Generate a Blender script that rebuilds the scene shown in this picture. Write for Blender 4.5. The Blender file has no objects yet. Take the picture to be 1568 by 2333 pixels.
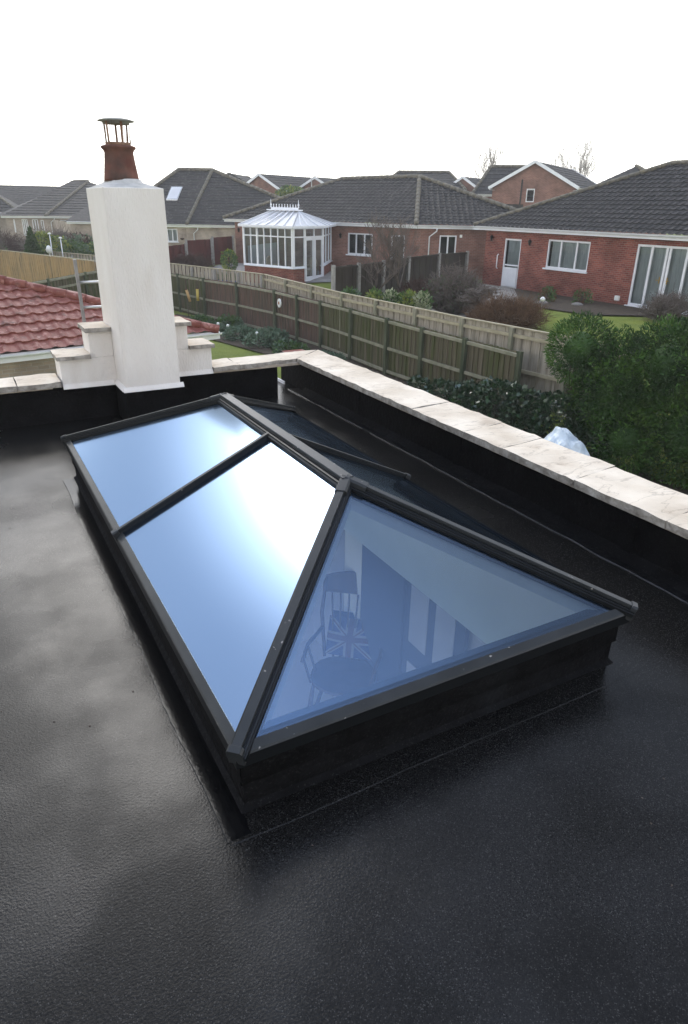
import bpy, bmesh, math, random
from mathutils import Vector, Matrix, noise
R = math.radians
random.seed(7)
C = bpy.context.scene.collection
scene = bpy.context.scene

# ---------------------------------------------------------------- camera
CAM = Vector((-0.4407, -1.3832, 5.0))
yaw, pitch, roll = 0.5089, 0.4248, 0.0158
cy, sy, cp, sp = math.cos(yaw), math.sin(yaw), math.cos(pitch), math.sin(pitch)
fw = Vector((sy*cp, cy*cp, -sp)); rt = Vector((cy, -sy, 0)); up = rt.cross(fw)
cr, sr = math.cos(roll), math.sin(roll)
rt, up = cr*rt + sr*up, cr*up - sr*rt
cam = bpy.data.cameras.new('camera'); camo = bpy.data.objects.new('camera', cam); C.objects.link(camo)
cam.sensor_fit = 'VERTICAL'; cam.sensor_height = 36; cam.sensor_width = 24
cam.lens = 1539.2/2332*36
cam.clip_start = 0.05; cam.clip_end = 3000
m = Matrix.Identity(4)
for i in range(3):
    m[i][0], m[i][1], m[i][2], m[i][3] = rt[i], up[i], -fw[i], CAM[i]
camo.matrix_world = m
scene.camera = camo

# ---------------------------------------------------------------- sky, sun, exposure
SUN_AZ, SUN_EL = 9.0, 37.0          # degrees clockwise from +Y
world = bpy.data.worlds.new('World'); scene.world = world; world.use_nodes = True
nt = world.node_tree; nt.nodes.clear()
N = nt.nodes.new; LK = nt.links.new
out = N('ShaderNodeOutputWorld')
sky = N('ShaderNodeTexSky'); sky.sky_type = 'NISHITA'; sky.sun_disc = False
sky.sun_elevation = R(SUN_EL); sky.sun_rotation = R(SUN_AZ); sky.dust_density = 0.2; sky.air_density = 1.0
bg1 = N('ShaderNodeBackground'); bg1.inputs[1].default_value = 0.02; LK(sky.outputs[0], bg1.inputs[0])
# cloud veil: white and thick low down, thinner (so bluer) overhead, brightest round the veiled sun
geo = N('ShaderNodeTexCoord')
sep = N('ShaderNodeSeparateXYZ'); LK(geo.outputs['Generated'], sep.inputs[0])
ramp = N('ShaderNodeValToRGB'); LK(sep.outputs[2], ramp.inputs[0])
e = ramp.color_ramp.elements
e[0].position = 0.0; e[0].color = (1.75, 1.69, 1.60, 1)
e[1].position = 1.0; e[1].color = (0.72, 0.92, 1.35, 1)
x = e.new(0.80); x.color = (0.42, 0.46, 0.56, 1)
x = e.new(0.235); x.color = (1.5, 1.46, 1.41, 1)
x = e.new(0.28); x.color = (.38, .40, .43, 1)
x = e.new(0.55); x.color = (0.30, 0.34, 0.41, 1)
dot = N('ShaderNodeVectorMath'); dot.operation = 'DOT_PRODUCT'
sd = Vector((math.sin(R(9))*math.cos(R(37)), math.cos(R(9))*math.cos(R(37)), math.sin(R(37))))
dot.inputs[1].default_value = sd; LK(geo.outputs['Generated'], dot.inputs[0])
gl = N('ShaderNodeMapRange'); gl.inputs[1].default_value = math.cos(R(25)); gl.inputs[2].default_value = 1.0
gl.inputs[3].default_value = 0; gl.inputs[4].default_value = 1; gl.interpolation_type = 'SMOOTHSTEP'; LK(dot.outputs['Value'], gl.inputs[0])
pw = N('ShaderNodeMath'); pw.operation = 'POWER'; pw.inputs[1].default_value = 2.0; LK(gl.outputs[0], pw.inputs[0])
ns = N('ShaderNodeTexNoise'); ns.inputs['Scale'].default_value = 2.2; ns.inputs['Detail'].default_value = 4
LK(geo.outputs['Generated'], ns.inputs[0])
nr = N('ShaderNodeMapRange'); nr.inputs[1].default_value = .3; nr.inputs[2].default_value = .7; nr.inputs[3].default_value = .88; nr.inputs[4].default_value = 1.12
LK(ns.outputs[0], nr.inputs[0])
bk = N('ShaderNodeMapRange'); bk.inputs[1].default_value = .25; bk.inputs[2].default_value = -.7; bk.inputs[3].default_value = 1; bk.inputs[4].default_value = 1.1; bk.interpolation_type = 'SMOOTHSTEP'
LK(sep.outputs[1], bk.inputs[0]); bm_ = N('ShaderNodeMath'); bm_.operation = 'MULTIPLY'; LK(nr.outputs[0], bm_.inputs[0]); LK(bk.outputs[0], bm_.inputs[1])   # sky lifted behind the camera, added as fill for the facing walls
bg2 = N('ShaderNodeBackground'); LK(ramp.outputs[0], bg2.inputs[0]); LK(bm_.outputs[0], bg2.inputs[1])
bg3 = N('ShaderNodeBackground'); bg3.inputs[0].default_value = (1, .98, .95, 1)
ms = N('ShaderNodeMath'); ms.operation = 'MULTIPLY'; ms.inputs[1].default_value = 2.4; LK(pw.outputs[0], ms.inputs[0]); LK(ms.outputs[0], bg3.inputs[1])
a1 = N('ShaderNodeAddShader'); a2 = N('ShaderNodeAddShader')
LK(bg1.outputs[0], a1.inputs[0]); LK(bg2.outputs[0], a1.inputs[1]); LK(a1.outputs[0], a2.inputs[0]); LK(bg3.outputs[0], a2.inputs[1])
LK(a2.outputs[0], out.inputs[0])
sun = bpy.data.lights.new('sun', 'SUN'); sun.energy = 0.5; sun.angle = R(28); sun.color = (1, .94, .86)
suno = bpy.data.objects.new('sun', sun); C.objects.link(suno)
sv = Vector((math.sin(R(SUN_AZ))*math.cos(R(SUN_EL)), math.cos(R(SUN_AZ))*math.cos(R(SUN_EL)), math.sin(R(SUN_EL))))
suno.rotation_euler = sv.to_track_quat('Z', 'Y').to_euler()
scene.view_settings.view_transform = 'Standard'; scene.view_settings.look = 'None'
scene.view_settings.exposure = 0.86; scene.view_settings.gamma = 1
scene.cycles.max_bounces = 8; scene.cycles.transparent_max_bounces = 16; scene.cycles.glossy_bounces = 3
scene.cycles.caustics_reflective = False; scene.cycles.caustics_refractive = False
scene.cycles.sample_clamp_indirect = 6

# ---------------------------------------------------------------- materials
def new_mat(name):
    m = bpy.data.materials.new(name); m.use_nodes = True
    t = m.node_tree; t.nodes.clear()
    o = t.nodes.new('ShaderNodeOutputMaterial')
    return m, t, o
def mat(name, col, rough=.6, col2=None, nscale=5, detail=6, bump=0, bscale=40, rough2=None, rscale=3, metal=0,
        spec=.22, lo=.35, hi=.65, coord='Object', stretch=(1,1,1), speck=None, bdist=.01, third=None):
    m, t, o = new_mat(name); n = t.nodes.new; l = t.links.new
    p = n('ShaderNodeBsdfPrincipled'); l(p.outputs[0], o.inputs[0])
    p.inputs['Base Color'].default_value = (*col, 1); p.inputs['Roughness'].default_value = rough
    p.inputs['Metallic'].default_value = metal; p.inputs['Specular IOR Level'].default_value = spec
    tc = n('ShaderNodeTexCoord'); mp = n('ShaderNodeMapping'); mp.inputs['Scale'].default_value = stretch
    l(tc.outputs[coord], mp.inputs[0])
    last = None
    if col2:
        q = n('ShaderNodeTexNoise'); q.inputs['Scale'].default_value = nscale; q.inputs['Detail'].default_value = detail
        l(mp.outputs[0], q.inputs[0])
        r = n('ShaderNodeValToRGB'); l(q.outputs[0], r.inputs[0])
        r.color_ramp.elements[0].position = lo; r.color_ramp.elements[0].color = (*col, 1)
        r.color_ramp.elements[1].position = hi; r.color_ramp.elements[1].color = (*col2, 1)
        last = r.outputs[0]
        if third:
            q3 = n('ShaderNodeTexNoise'); q3.inputs['Scale'].default_value = third[1]; q3.inputs['Detail'].default_value = 5
            l(mp.outputs[0], q3.inputs[0])
            r3 = n('ShaderNodeMapRange'); r3.inputs[1].default_value = third[2]; r3.inputs[2].default_value = third[3]; l(q3.outputs[0], r3.inputs[0])
            mx = n('ShaderNodeMix'); mx.data_type = 'RGBA'; l(r3.outputs[0], mx.inputs[0]); l(last, mx.inputs[6]); mx.inputs[7].default_value = (*third[0], 1)
            last = mx.outputs[2]
    if speck:
        v = n('ShaderNodeTexVoronoi'); v.inputs['Scale'].default_value = speck[1]; l(mp.outputs[0], v.inputs[0])
        sp_ = n('ShaderNodeSeparateColor'); l(v.outputs['Color'], sp_.inputs[0])
        r2 = n('ShaderNodeMapRange'); r2.inputs[1].default_value = speck[2]; r2.inputs[2].default_value = 1.0; l(sp_.outputs[0], r2.inputs[0])
        mx = n('ShaderNodeMix'); mx.data_type = 'RGBA'; l(r2.outputs[0], mx.inputs[0])
        if last: l(last, mx.inputs[6])
        else: mx.inputs[6].default_value = (*col, 1)
        mx.inputs[7].default_value = (*speck[0], 1); last = mx.outputs[2]
    if last: l(last, p.inputs['Base Color'])
    if rough2 is not None:
        q = n('ShaderNodeTexNoise'); q.inputs['Scale'].default_value = rscale; q.inputs['Detail'].default_value = 5
        l(mp.outputs[0], q.inputs[0])
        r = n('ShaderNodeMapRange'); r.inputs[1].default_value = .36; r.inputs[2].default_value = .64
        r.inputs[3].default_value = rough; r.inputs[4].default_value = rough2
        l(q.outputs[0], r.inputs[0]); l(r.outputs[0], p.inputs['Roughness'])
    if bump:
        q = n('ShaderNodeTexNoise'); q.inputs['Scale'].default_value = bscale; q.inputs['Detail'].default_value = 4
        l(mp.outputs[0], q.inputs[0])
        b = n('ShaderNodeBump'); b.inputs['Strength'].default_value = bump; b.inputs['Distance'].default_value = bdist
        l(q.outputs[0], b.inputs['Height']); l(b.outputs[0], p.inputs['Normal'])
    return m
def brick_mat(name, c1, c2, mortar, scale=1.0):
    m, t, o = new_mat(name); n = t.nodes.new; l = t.links.new
    p = n('ShaderNodeBsdfPrincipled'); l(p.outputs[0], o.inputs[0]); p.inputs['Roughness'].default_value = .85; p.inputs['Specular IOR Level'].default_value = .15
    tc = n('ShaderNodeTexCoord'); b = n('ShaderNodeTexBrick'); l(tc.outputs['UV'], b.inputs[0])
    b.inputs['Scale'].default_value = scale; b.inputs['Brick Width'].default_value = .225; b.inputs['Row Height'].default_value = .075
    b.inputs['Mortar Size'].default_value = .009; b.inputs['Color1'].default_value = (*c1, 1); b.inputs['Color2'].default_value = (*c2, 1)
    b.inputs['Mortar'].default_value = (*mortar, 1); b.inputs['Mortar Smooth'].default_value = .3
    q = n('ShaderNodeTexNoise'); q.inputs['Scale'].default_value = 1.3; q.inputs['Detail'].default_value = 6; l(tc.outputs['UV'], q.inputs[0])
    r = n('ShaderNodeMapRange'); r.inputs[1].default_value = .3; r.inputs[2].default_value = .7; r.inputs[3].default_value = .7; r.inputs[4].default_value = 1.25
    l(q.outputs[0], r.inputs[0])
    v = n('ShaderNodeVectorMath'); v.operation = 'SCALE'; l(b.outputs['Color'], v.inputs[0]); l(r.outputs[0], v.inputs['Scale'])
    l(v.outputs[0], p.inputs['Base Color'])
    bp = n('ShaderNodeBump'); bp.inputs['Strength'].default_value = .5; bp.inputs['Distance'].default_value = .01; bp.invert = True
    l(b.outputs['Fac'], bp.inputs['Height']); l(bp.outputs[0], p.inputs['Normal'])
    return m
def glass_mat(name, tint, gloss, base, ior, rough=.02):
    """clear pane: part reflection (rising towards grazing), the rest seen through with a tint"""
    m, t, o = new_mat(name); n = t.nodes.new; l = t.links.new
    tr = n('ShaderNodeBsdfTransparent'); tr.inputs[0].default_value = (*tint, 1)
    g = n('ShaderNodeBsdfGlossy'); g.inputs[0].default_value = (*gloss, 1); g.inputs['Roughness'].default_value = rough
    f = n('ShaderNodeFresnel'); f.inputs[0].default_value = ior
    ad = n('ShaderNodeMath'); ad.operation = 'ADD'; ad.use_clamp = True; ad.inputs[1].default_value = base; l(f.outputs[0], ad.inputs[0])
    mx = n('ShaderNodeMixShader'); l(ad.outputs[0], mx.inputs[0]); l(tr.outputs[0], mx.inputs[1]); l(g.outputs[0], mx.inputs[2]); l(mx.outputs[0], o.inputs[0])
    return m
M = {}
def felt_mat():
    m, t, o = new_mat('black_mineral_felt'); n = t.nodes.new; l = t.links.new
    p = n('ShaderNodeBsdfPrincipled'); l(p.outputs[0], o.inputs[0])
    tc = n('ShaderNodeTexCoord')
    big = n('ShaderNodeTexNoise'); big.inputs['Scale'].default_value = 1.1; big.inputs['Detail'].default_value = 5; big.inputs['Roughness'].default_value = .55; l(tc.outputs['Object'], big.inputs[0])
    wet = n('ShaderNodeMapRange'); wet.inputs[1].default_value = .40; wet.inputs[2].default_value = .62; wet.interpolation_type = 'SMOOTHSTEP'
    wet.inputs[3].default_value = .13; wet.inputs[4].default_value = .29; l(big.outputs[0], wet.inputs[0]); l(wet.outputs[0], p.inputs['Roughness'])
    mid = n('ShaderNodeTexNoise'); mid.inputs['Scale'].default_value = 2.6; mid.inputs['Detail'].default_value = 6; mid.inputs['Roughness'].default_value = .5; l(tc.outputs['Object'], mid.inputs[0])
    mixn = n('ShaderNodeMath'); mixn.operation = 'MULTIPLY_ADD'; mixn.inputs[1].default_value = .55; l(mid.outputs[0], mixn.inputs[0]); hb_ = n('ShaderNodeMath'); hb_.operation = 'MULTIPLY'; hb_.inputs[1].default_value = .45; l(big.outputs[0], hb_.inputs[0]); l(hb_.outputs[0], mixn.inputs[2])
    sw = n('ShaderNodeMapRange'); sw.interpolation_type = 'SMOOTHSTEP'; sw.inputs[1].default_value = .40; sw.inputs[2].default_value = .60; sw.inputs[3].default_value = .215; sw.inputs[4].default_value = .11; l(mixn.outputs[0], sw.inputs[0]); l(sw.outputs[0], p.inputs['Specular IOR Level'])
    fine = n('ShaderNodeTexVoronoi'); fine.inputs['Scale'].default_value = 420; l(tc.outputs['Object'], fine.inputs[0])
    sc = n('ShaderNodeSeparateColor'); l(fine.outputs['Color'], sc.inputs[0])
    r = n('ShaderNodeValToRGB'); l(sc.outputs[0], r.inputs[0])
    r.color_ramp.elements[0].position = 0.0; r.color_ramp.elements[0].color = (.004, .004, .004, 1)
    r.color_ramp.elements[1].position = 1.0; r.color_ramp.elements[1].color = (.05, .048, .045, 1)
    x = r.color_ramp.elements.new(.55); x.color = (.0085, .008, .0072, 1)
    x = r.color_ramp.elements.new(.92); x.color = (.014, .0135, .013, 1)
    l(r.outputs[0], p.inputs['Base Color'])
    q = n('ShaderNodeTexNoise'); q.inputs['Scale'].default_value = 150; q.inputs['Detail'].default_value = 6; l(tc.outputs['Object'], q.inputs[0])
    q2 = n('ShaderNodeTexNoise'); q2.inputs['Scale'].default_value = 14; q2.inputs['Detail'].default_value = 4; l(tc.outputs['Object'], q2.inputs[0])
    b2 = n('ShaderNodeBump'); b2.inputs['Strength'].default_value = .015; b2.inputs['Distance'].default_value = .02; l(q2.outputs[0], b2.inputs['Height'])
    b = n('ShaderNodeBump'); b.inputs['Strength'].default_value = .34; b.inputs['Distance'].default_value = .0026; l(q.outputs[0], b.inputs['Height']); l(b2.outputs[0], b.inputs['Normal'])
    l(b.outputs[0], p.inputs['Normal'])
    return m
M['felt'] = felt_mat()
M['upfelt'] = mat('black_upstand_felt', (.0035,.0035,.004), .8, (.007,.007,.008), 9, bump=.5, bscale=35, bdist=.02, spec=.08, speck=((.02,.02,.02), 240, .9), third=((.014,.015,.017), 2.6, .6, .8))
M['bitumen'] = mat('shiny_bitumen_seam', (.012,.012,.013), .22, bump=.6, bscale=50, spec=.6)
M['apron'] = mat('apron_felt', (.003,.003,.0034), .13, (.006,.006,.006), 30, bump=.04, bscale=60, spec=.22)
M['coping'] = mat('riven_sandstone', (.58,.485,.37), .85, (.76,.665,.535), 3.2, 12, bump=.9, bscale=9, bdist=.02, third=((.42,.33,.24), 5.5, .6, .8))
_t = M['coping'].node_tree; _p = [n for n in _t.nodes if n.type == 'BSDF_PRINCIPLED'][0]; _l = _p.inputs['Base Color'].links[0].from_socket
_tc = _t.nodes.new('ShaderNodeTexCoord'); _mp = _t.nodes.new('ShaderNodeMapping'); _mp.inputs['Scale'].default_value = (1.3, 4.2, 1); _mp.inputs['Rotation'].default_value = (0, 0, .5); _t.links.new(_tc.outputs['Object'], _mp.inputs[0])
_n = _t.nodes.new('ShaderNodeTexNoise'); _n.inputs['Scale'].default_value = 1.7; _n.inputs['Detail'].default_value = 7; _t.links.new(_mp.outputs[0], _n.inputs[0])
_a = _t.nodes.new('ShaderNodeMath'); _a.operation = 'SUBTRACT'; _a.inputs[1].default_value = .5; _t.links.new(_n.outputs[0], _a.inputs[0]); _b = _t.nodes.new('ShaderNodeMath'); _b.operation = 'ABSOLUTE'; _t.links.new(_a.outputs[0], _b.inputs[0])
_r = _t.nodes.new('ShaderNodeMapRange'); _r.inputs[1].default_value = .0; _r.inputs[2].default_value = .012; _r.inputs[3].default_value = .38; _r.inputs[4].default_value = 0; _t.links.new(_b.outputs[0], _r.inputs[0])
_m = _t.nodes.new('ShaderNodeMix'); _m.data_type = 'RGBA'; _m.inputs[7].default_value = (.20,.15,.11,1); _t.links.new(_r.outputs[0], _m.inputs[0]); _t.links.new(_l, _m.inputs[6]); _t.links.new(_m.outputs[2], _p.inputs['Base Color'])
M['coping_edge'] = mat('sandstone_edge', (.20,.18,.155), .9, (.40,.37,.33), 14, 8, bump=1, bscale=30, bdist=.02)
M['mortar'] = mat('mortar', (.34,.28,.22), .95, (.46,.39,.32), 20)
M['render'] = mat('cream_render', (.70,.65,.60), .9, (.75,.71,.665), 4.0, 10, bump=.8, bscale=90, bdist=.008, third=((.63,.57,.51), 5.0, .58, .85), stretch=(1,1,.28))
M['alu'] = mat('anthracite_aluminium', (.022,.024,.025), .30, (.032,.034,.036), 6, metal=.0, spec=.2, bump=.05, bscale=300, speck=((.30,.28,.26), 150, .996))
M['alu2'] = mat('gasket_and_bar_shade', (.006,.007,.008), .4, spec=.25)  # black gasket; also paints the shaded sides of the bars
M['glass'] = glass_mat('solar_blue_glass', (.89,.955,1.0), (.31,.425,.60), .12, 1.5, .14)
M['white'] = mat('white_plaster', (.72,.73,.74), .7, (.78,.78,.78), 3)
M['carpet'] = mat('pale_carpet', (.60,.59,.62), .95, (.68,.67,.70), 60)
M['roomwall'] = mat('grey_room_wall', (.34,.35,.42), .8, (.40,.41,.48), 3)
M['darkwood'] = mat('dark_stained_wood', (.045,.028,.022), .4, (.07,.045,.035), 12, stretch=(1,1,.15))
M['bluewood'] = mat('slate_blue_painted_wood', (.07,.09,.15), .5)
M['terracotta'] = mat('weathered_terracotta', (.11,.045,.034), .85, (.20,.095,.07), 7, 6, bump=.3, third=((.05,.045,.04), 3.0, .52, .7))
M['mort2'] = mat('cement_flaunching', (.42,.41,.38), .95, (.56,.54,.50), 12, bump=.8, bscale=40)
M['rust'] = mat('rusted_steel', (.12,.055,.03), .7, (.26,.16,.11), 18)
M['capgrey'] = mat('dull_metal_cap', (.22,.22,.20), .55, (.35,.34,.31), 8, metal=.3)
M['redbrick'] = brick_mat('red_brick', (.17,.044,.033), (.275,.082,.057), (.23,.165,.14))
M['beigebrick'] = brick_mat('buff_brick', (.33,.27,.22), (.40,.32,.26), (.38,.34,.30))
M['brownbrick'] = brick_mat('brown_brick', (.19,.085,.065), (.26,.125,.095), (.25,.19,.16))
M['tile'] = mat('dark_concrete_tile', (.014,.0135,.013), .75, (.026,.024,.023), 2.2, 8, bump=.3, bscale=25, speck=((.06,.056,.053), 9, .8), spec=.3)
M['hiptile'] = mat('mossy_hip_tile', (.10,.095,.08), .8, (.18,.16,.12), 6, third=((.22,.17,.09), 5, .6, .8))
M['redtile'] = mat('red_concrete_tile', (.155,.045,.034), .6, (.235,.085,.064), 5, 8, bump=.5, bscale=30, speck=((.33,.16,.13), 16, .8), spec=.2, third=((.11,.06,.05), 3.5, .58, .75))
M['upvc'] = mat('white_upvc', (.80,.81,.83), .3, (.74,.75,.78), 3)
M['polycarb'] = mat('opal_polycarbonate_roof', (.84,.85,.87), .3, spec=.7)
_t = M['polycarb'].node_tree; _o = [n for n in _t.nodes if n.type == 'OUTPUT_MATERIAL'][0]; _p = [n for n in _t.nodes if n.type == 'BSDF_PRINCIPLED'][0]
_tl = _t.nodes.new('ShaderNodeBsdfTranslucent'); _tl.inputs[0].default_value = (.85,.86,.88,1); _mx = _t.nodes.new('ShaderNodeMixShader'); _mx.inputs[0].default_value = .4
_t.links.new(_p.outputs[0], _mx.inputs[1]); _t.links.new(_tl.outputs[0], _mx.inputs[2]); _t.links.new(_mx.outputs[0], _o.inputs[0])
M['winglass'] = glass_mat('window_glass', (.75,.8,.82), (.9,.95,1), .03, 1.5, .0)
M['curtain'] = mat('net_curtain', (.50,.53,.53), .9, (.62,.65,.64), 6, stretch=(8,8,.3))
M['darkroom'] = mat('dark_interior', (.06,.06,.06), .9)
M['greenfence'] = mat('algae_green_fence_wood', (.075,.068,.038), .85, (.15,.125,.085), 2.5, 8, stretch=(4,4,.3), third=((.07,.078,.028), 1.1, .42, .6), bump=.3)
M['greenpost'] = mat('algae_green_post_wood', (.045,.058,.032), .85, (.09,.10,.06), 5, stretch=(1,1,.3))
M['redfence'] = mat('brown_red_fence_wood', (.14,.085,.065), .85, (.085,.07,.05), 2.2, 8, stretch=(4,4,.3))
M['rail'] = mat('mossy_rail_wood', (.20,.20,.135), .85, (.29,.27,.20), 4)
M['palefence'] = mat('pale_weathered_fence_wood', (.30,.265,.215), .85, (.44,.39,.31), 3, stretch=(4,4,.3), third=((.20,.18,.13), 2, .5, .7))
M['palerail'] = mat('pale_yellow_rail_wood', (.34,.30,.20), .8, (.42,.37,.26), 4)
M['goldfence'] = mat('golden_fence_wood', (.38,.25,.115), .8, (.25,.18,.09), 3.2, 8, stretch=(2.2,2.2,.25), third=((.12,.10,.06), 3, .58, .72))
M['maroonfence'] = mat('maroon_stained_fence', (.115,.025,.02), .8, (.075,.02,.018), 3, stretch=(1,1,.3))
M['darkfence'] = mat('dark_stained_fence', (.035,.026,.022), .85, (.05,.045,.032), 3, stretch=(1,1,.3))
M['concrete'] = mat('concrete_post', (.25,.24,.22), .9, (.32,.31,.29), 8)
M['grass'] = mat('lawn_grass', (.085,.115,.008), .9, (.14,.165,.014), 1.1, 10, bump=.8, bscale=50, speck=((.16,.20,.05), 40, .7))
M['soil'] = mat('garden_soil', (.035,.026,.018), .95, (.06,.045,.03), 6, bump=.8, bscale=25)
M['pathmat'] = mat('paving', (.17,.16,.145), .9, (.24,.225,.205), 4)
M['conifer'] = mat('conifer_leaf', (.010,.036,.005), .7, (.035,.085,.010), 1.6, 6, spec=.3)
M['conifer2'] = mat('conifer_tip_leaf', (.03,.09,.010), .7, (.07,.14,.018), 2.2, 6, spec=.3)
M['ivy'] = mat('ivy_leaf', (.012,.035,.014), .3, (.03,.065,.025), 3, spec=.6)
M['ivyvar'] = mat('variegated_leaf', (.45,.46,.33), .4, (.25,.30,.16), 4)
M['yellowleaf'] = mat('golden_shrub_leaf', (.28,.30,.05), .6, (.16,.22,.05), 3)
M['greyleaf'] = mat('grey_green_leaf', (.08,.13,.08), .7, (.14,.20,.13), 3)
M['greenleaf'] = mat('green_leaf', (.045,.10,.025), .7, (.09,.16,.04), 3)
M['bark'] = mat('bark', (.055,.042,.035), .9, (.10,.08,.065), 8)
M['haztwig'] = mat('hazed_far_twig', (.22,.19,.17), .9, (.30,.27,.25), 2)  # twig colour lightened to paint in the distance haze
M['twig'] = mat('grey_twig', (.11,.09,.075), .9, (.17,.14,.12), 4)
M['redtwig'] = mat('russet_twig', (.085,.045,.024), .9, (.15,.085,.045), 4)
M['darktwig'] = mat('dark_brown_twig', (.05,.026,.020), .9, (.085,.045,.035), 4)
M['tarp'] = mat('pale_blue_sheet', (.66,.71,.74), .35, (.46,.53,.58), 5, bump=.8, bscale=8, bdist=.03)
M['black'] = mat('black_plastic', (.02,.02,.02), .4)
M['steel'] = mat('galvanised_steel', (.42,.42,.42), .35, (.55,.55,.55), 10, metal=.7)
M['ladder'] = mat('dull_ladder_metal', (.20,.19,.19), .5, (.28,.27,.26), 10)
M['barwhite'] = mat('pale_grey_bar', (.52,.54,.58), .4)
M['blue'] = mat('blue_glaze', (.02,.05,.22), .25)
M['clay'] = mat('terracotta_pot', (.35,.14,.08), .8)
M['lampglass'] = mat('opal_glass', (.8,.8,.76), .3)
M['yellow'] = mat('yellow_plastic', (.55,.42,.10), .5)
M['seed'] = mat('seed_tan', (.45,.28,.12), .7, (.6,.4,.2), 40)
M['brass'] = mat('brass', (.6,.42,.15), .3, metal=.8)
M['wicker'] = mat('pale_wicker', (.45,.40,.30), .8, (.55,.48,.38), 30)
M['felt_red'] = mat('red_cloth', (.08,.035,.045), .9)
M['navy'] = mat('navy_cloth', (.02,.03,.12), .9)
M['cloth_white'] = mat('white_cloth', (.22,.22,.25), .9)

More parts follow.
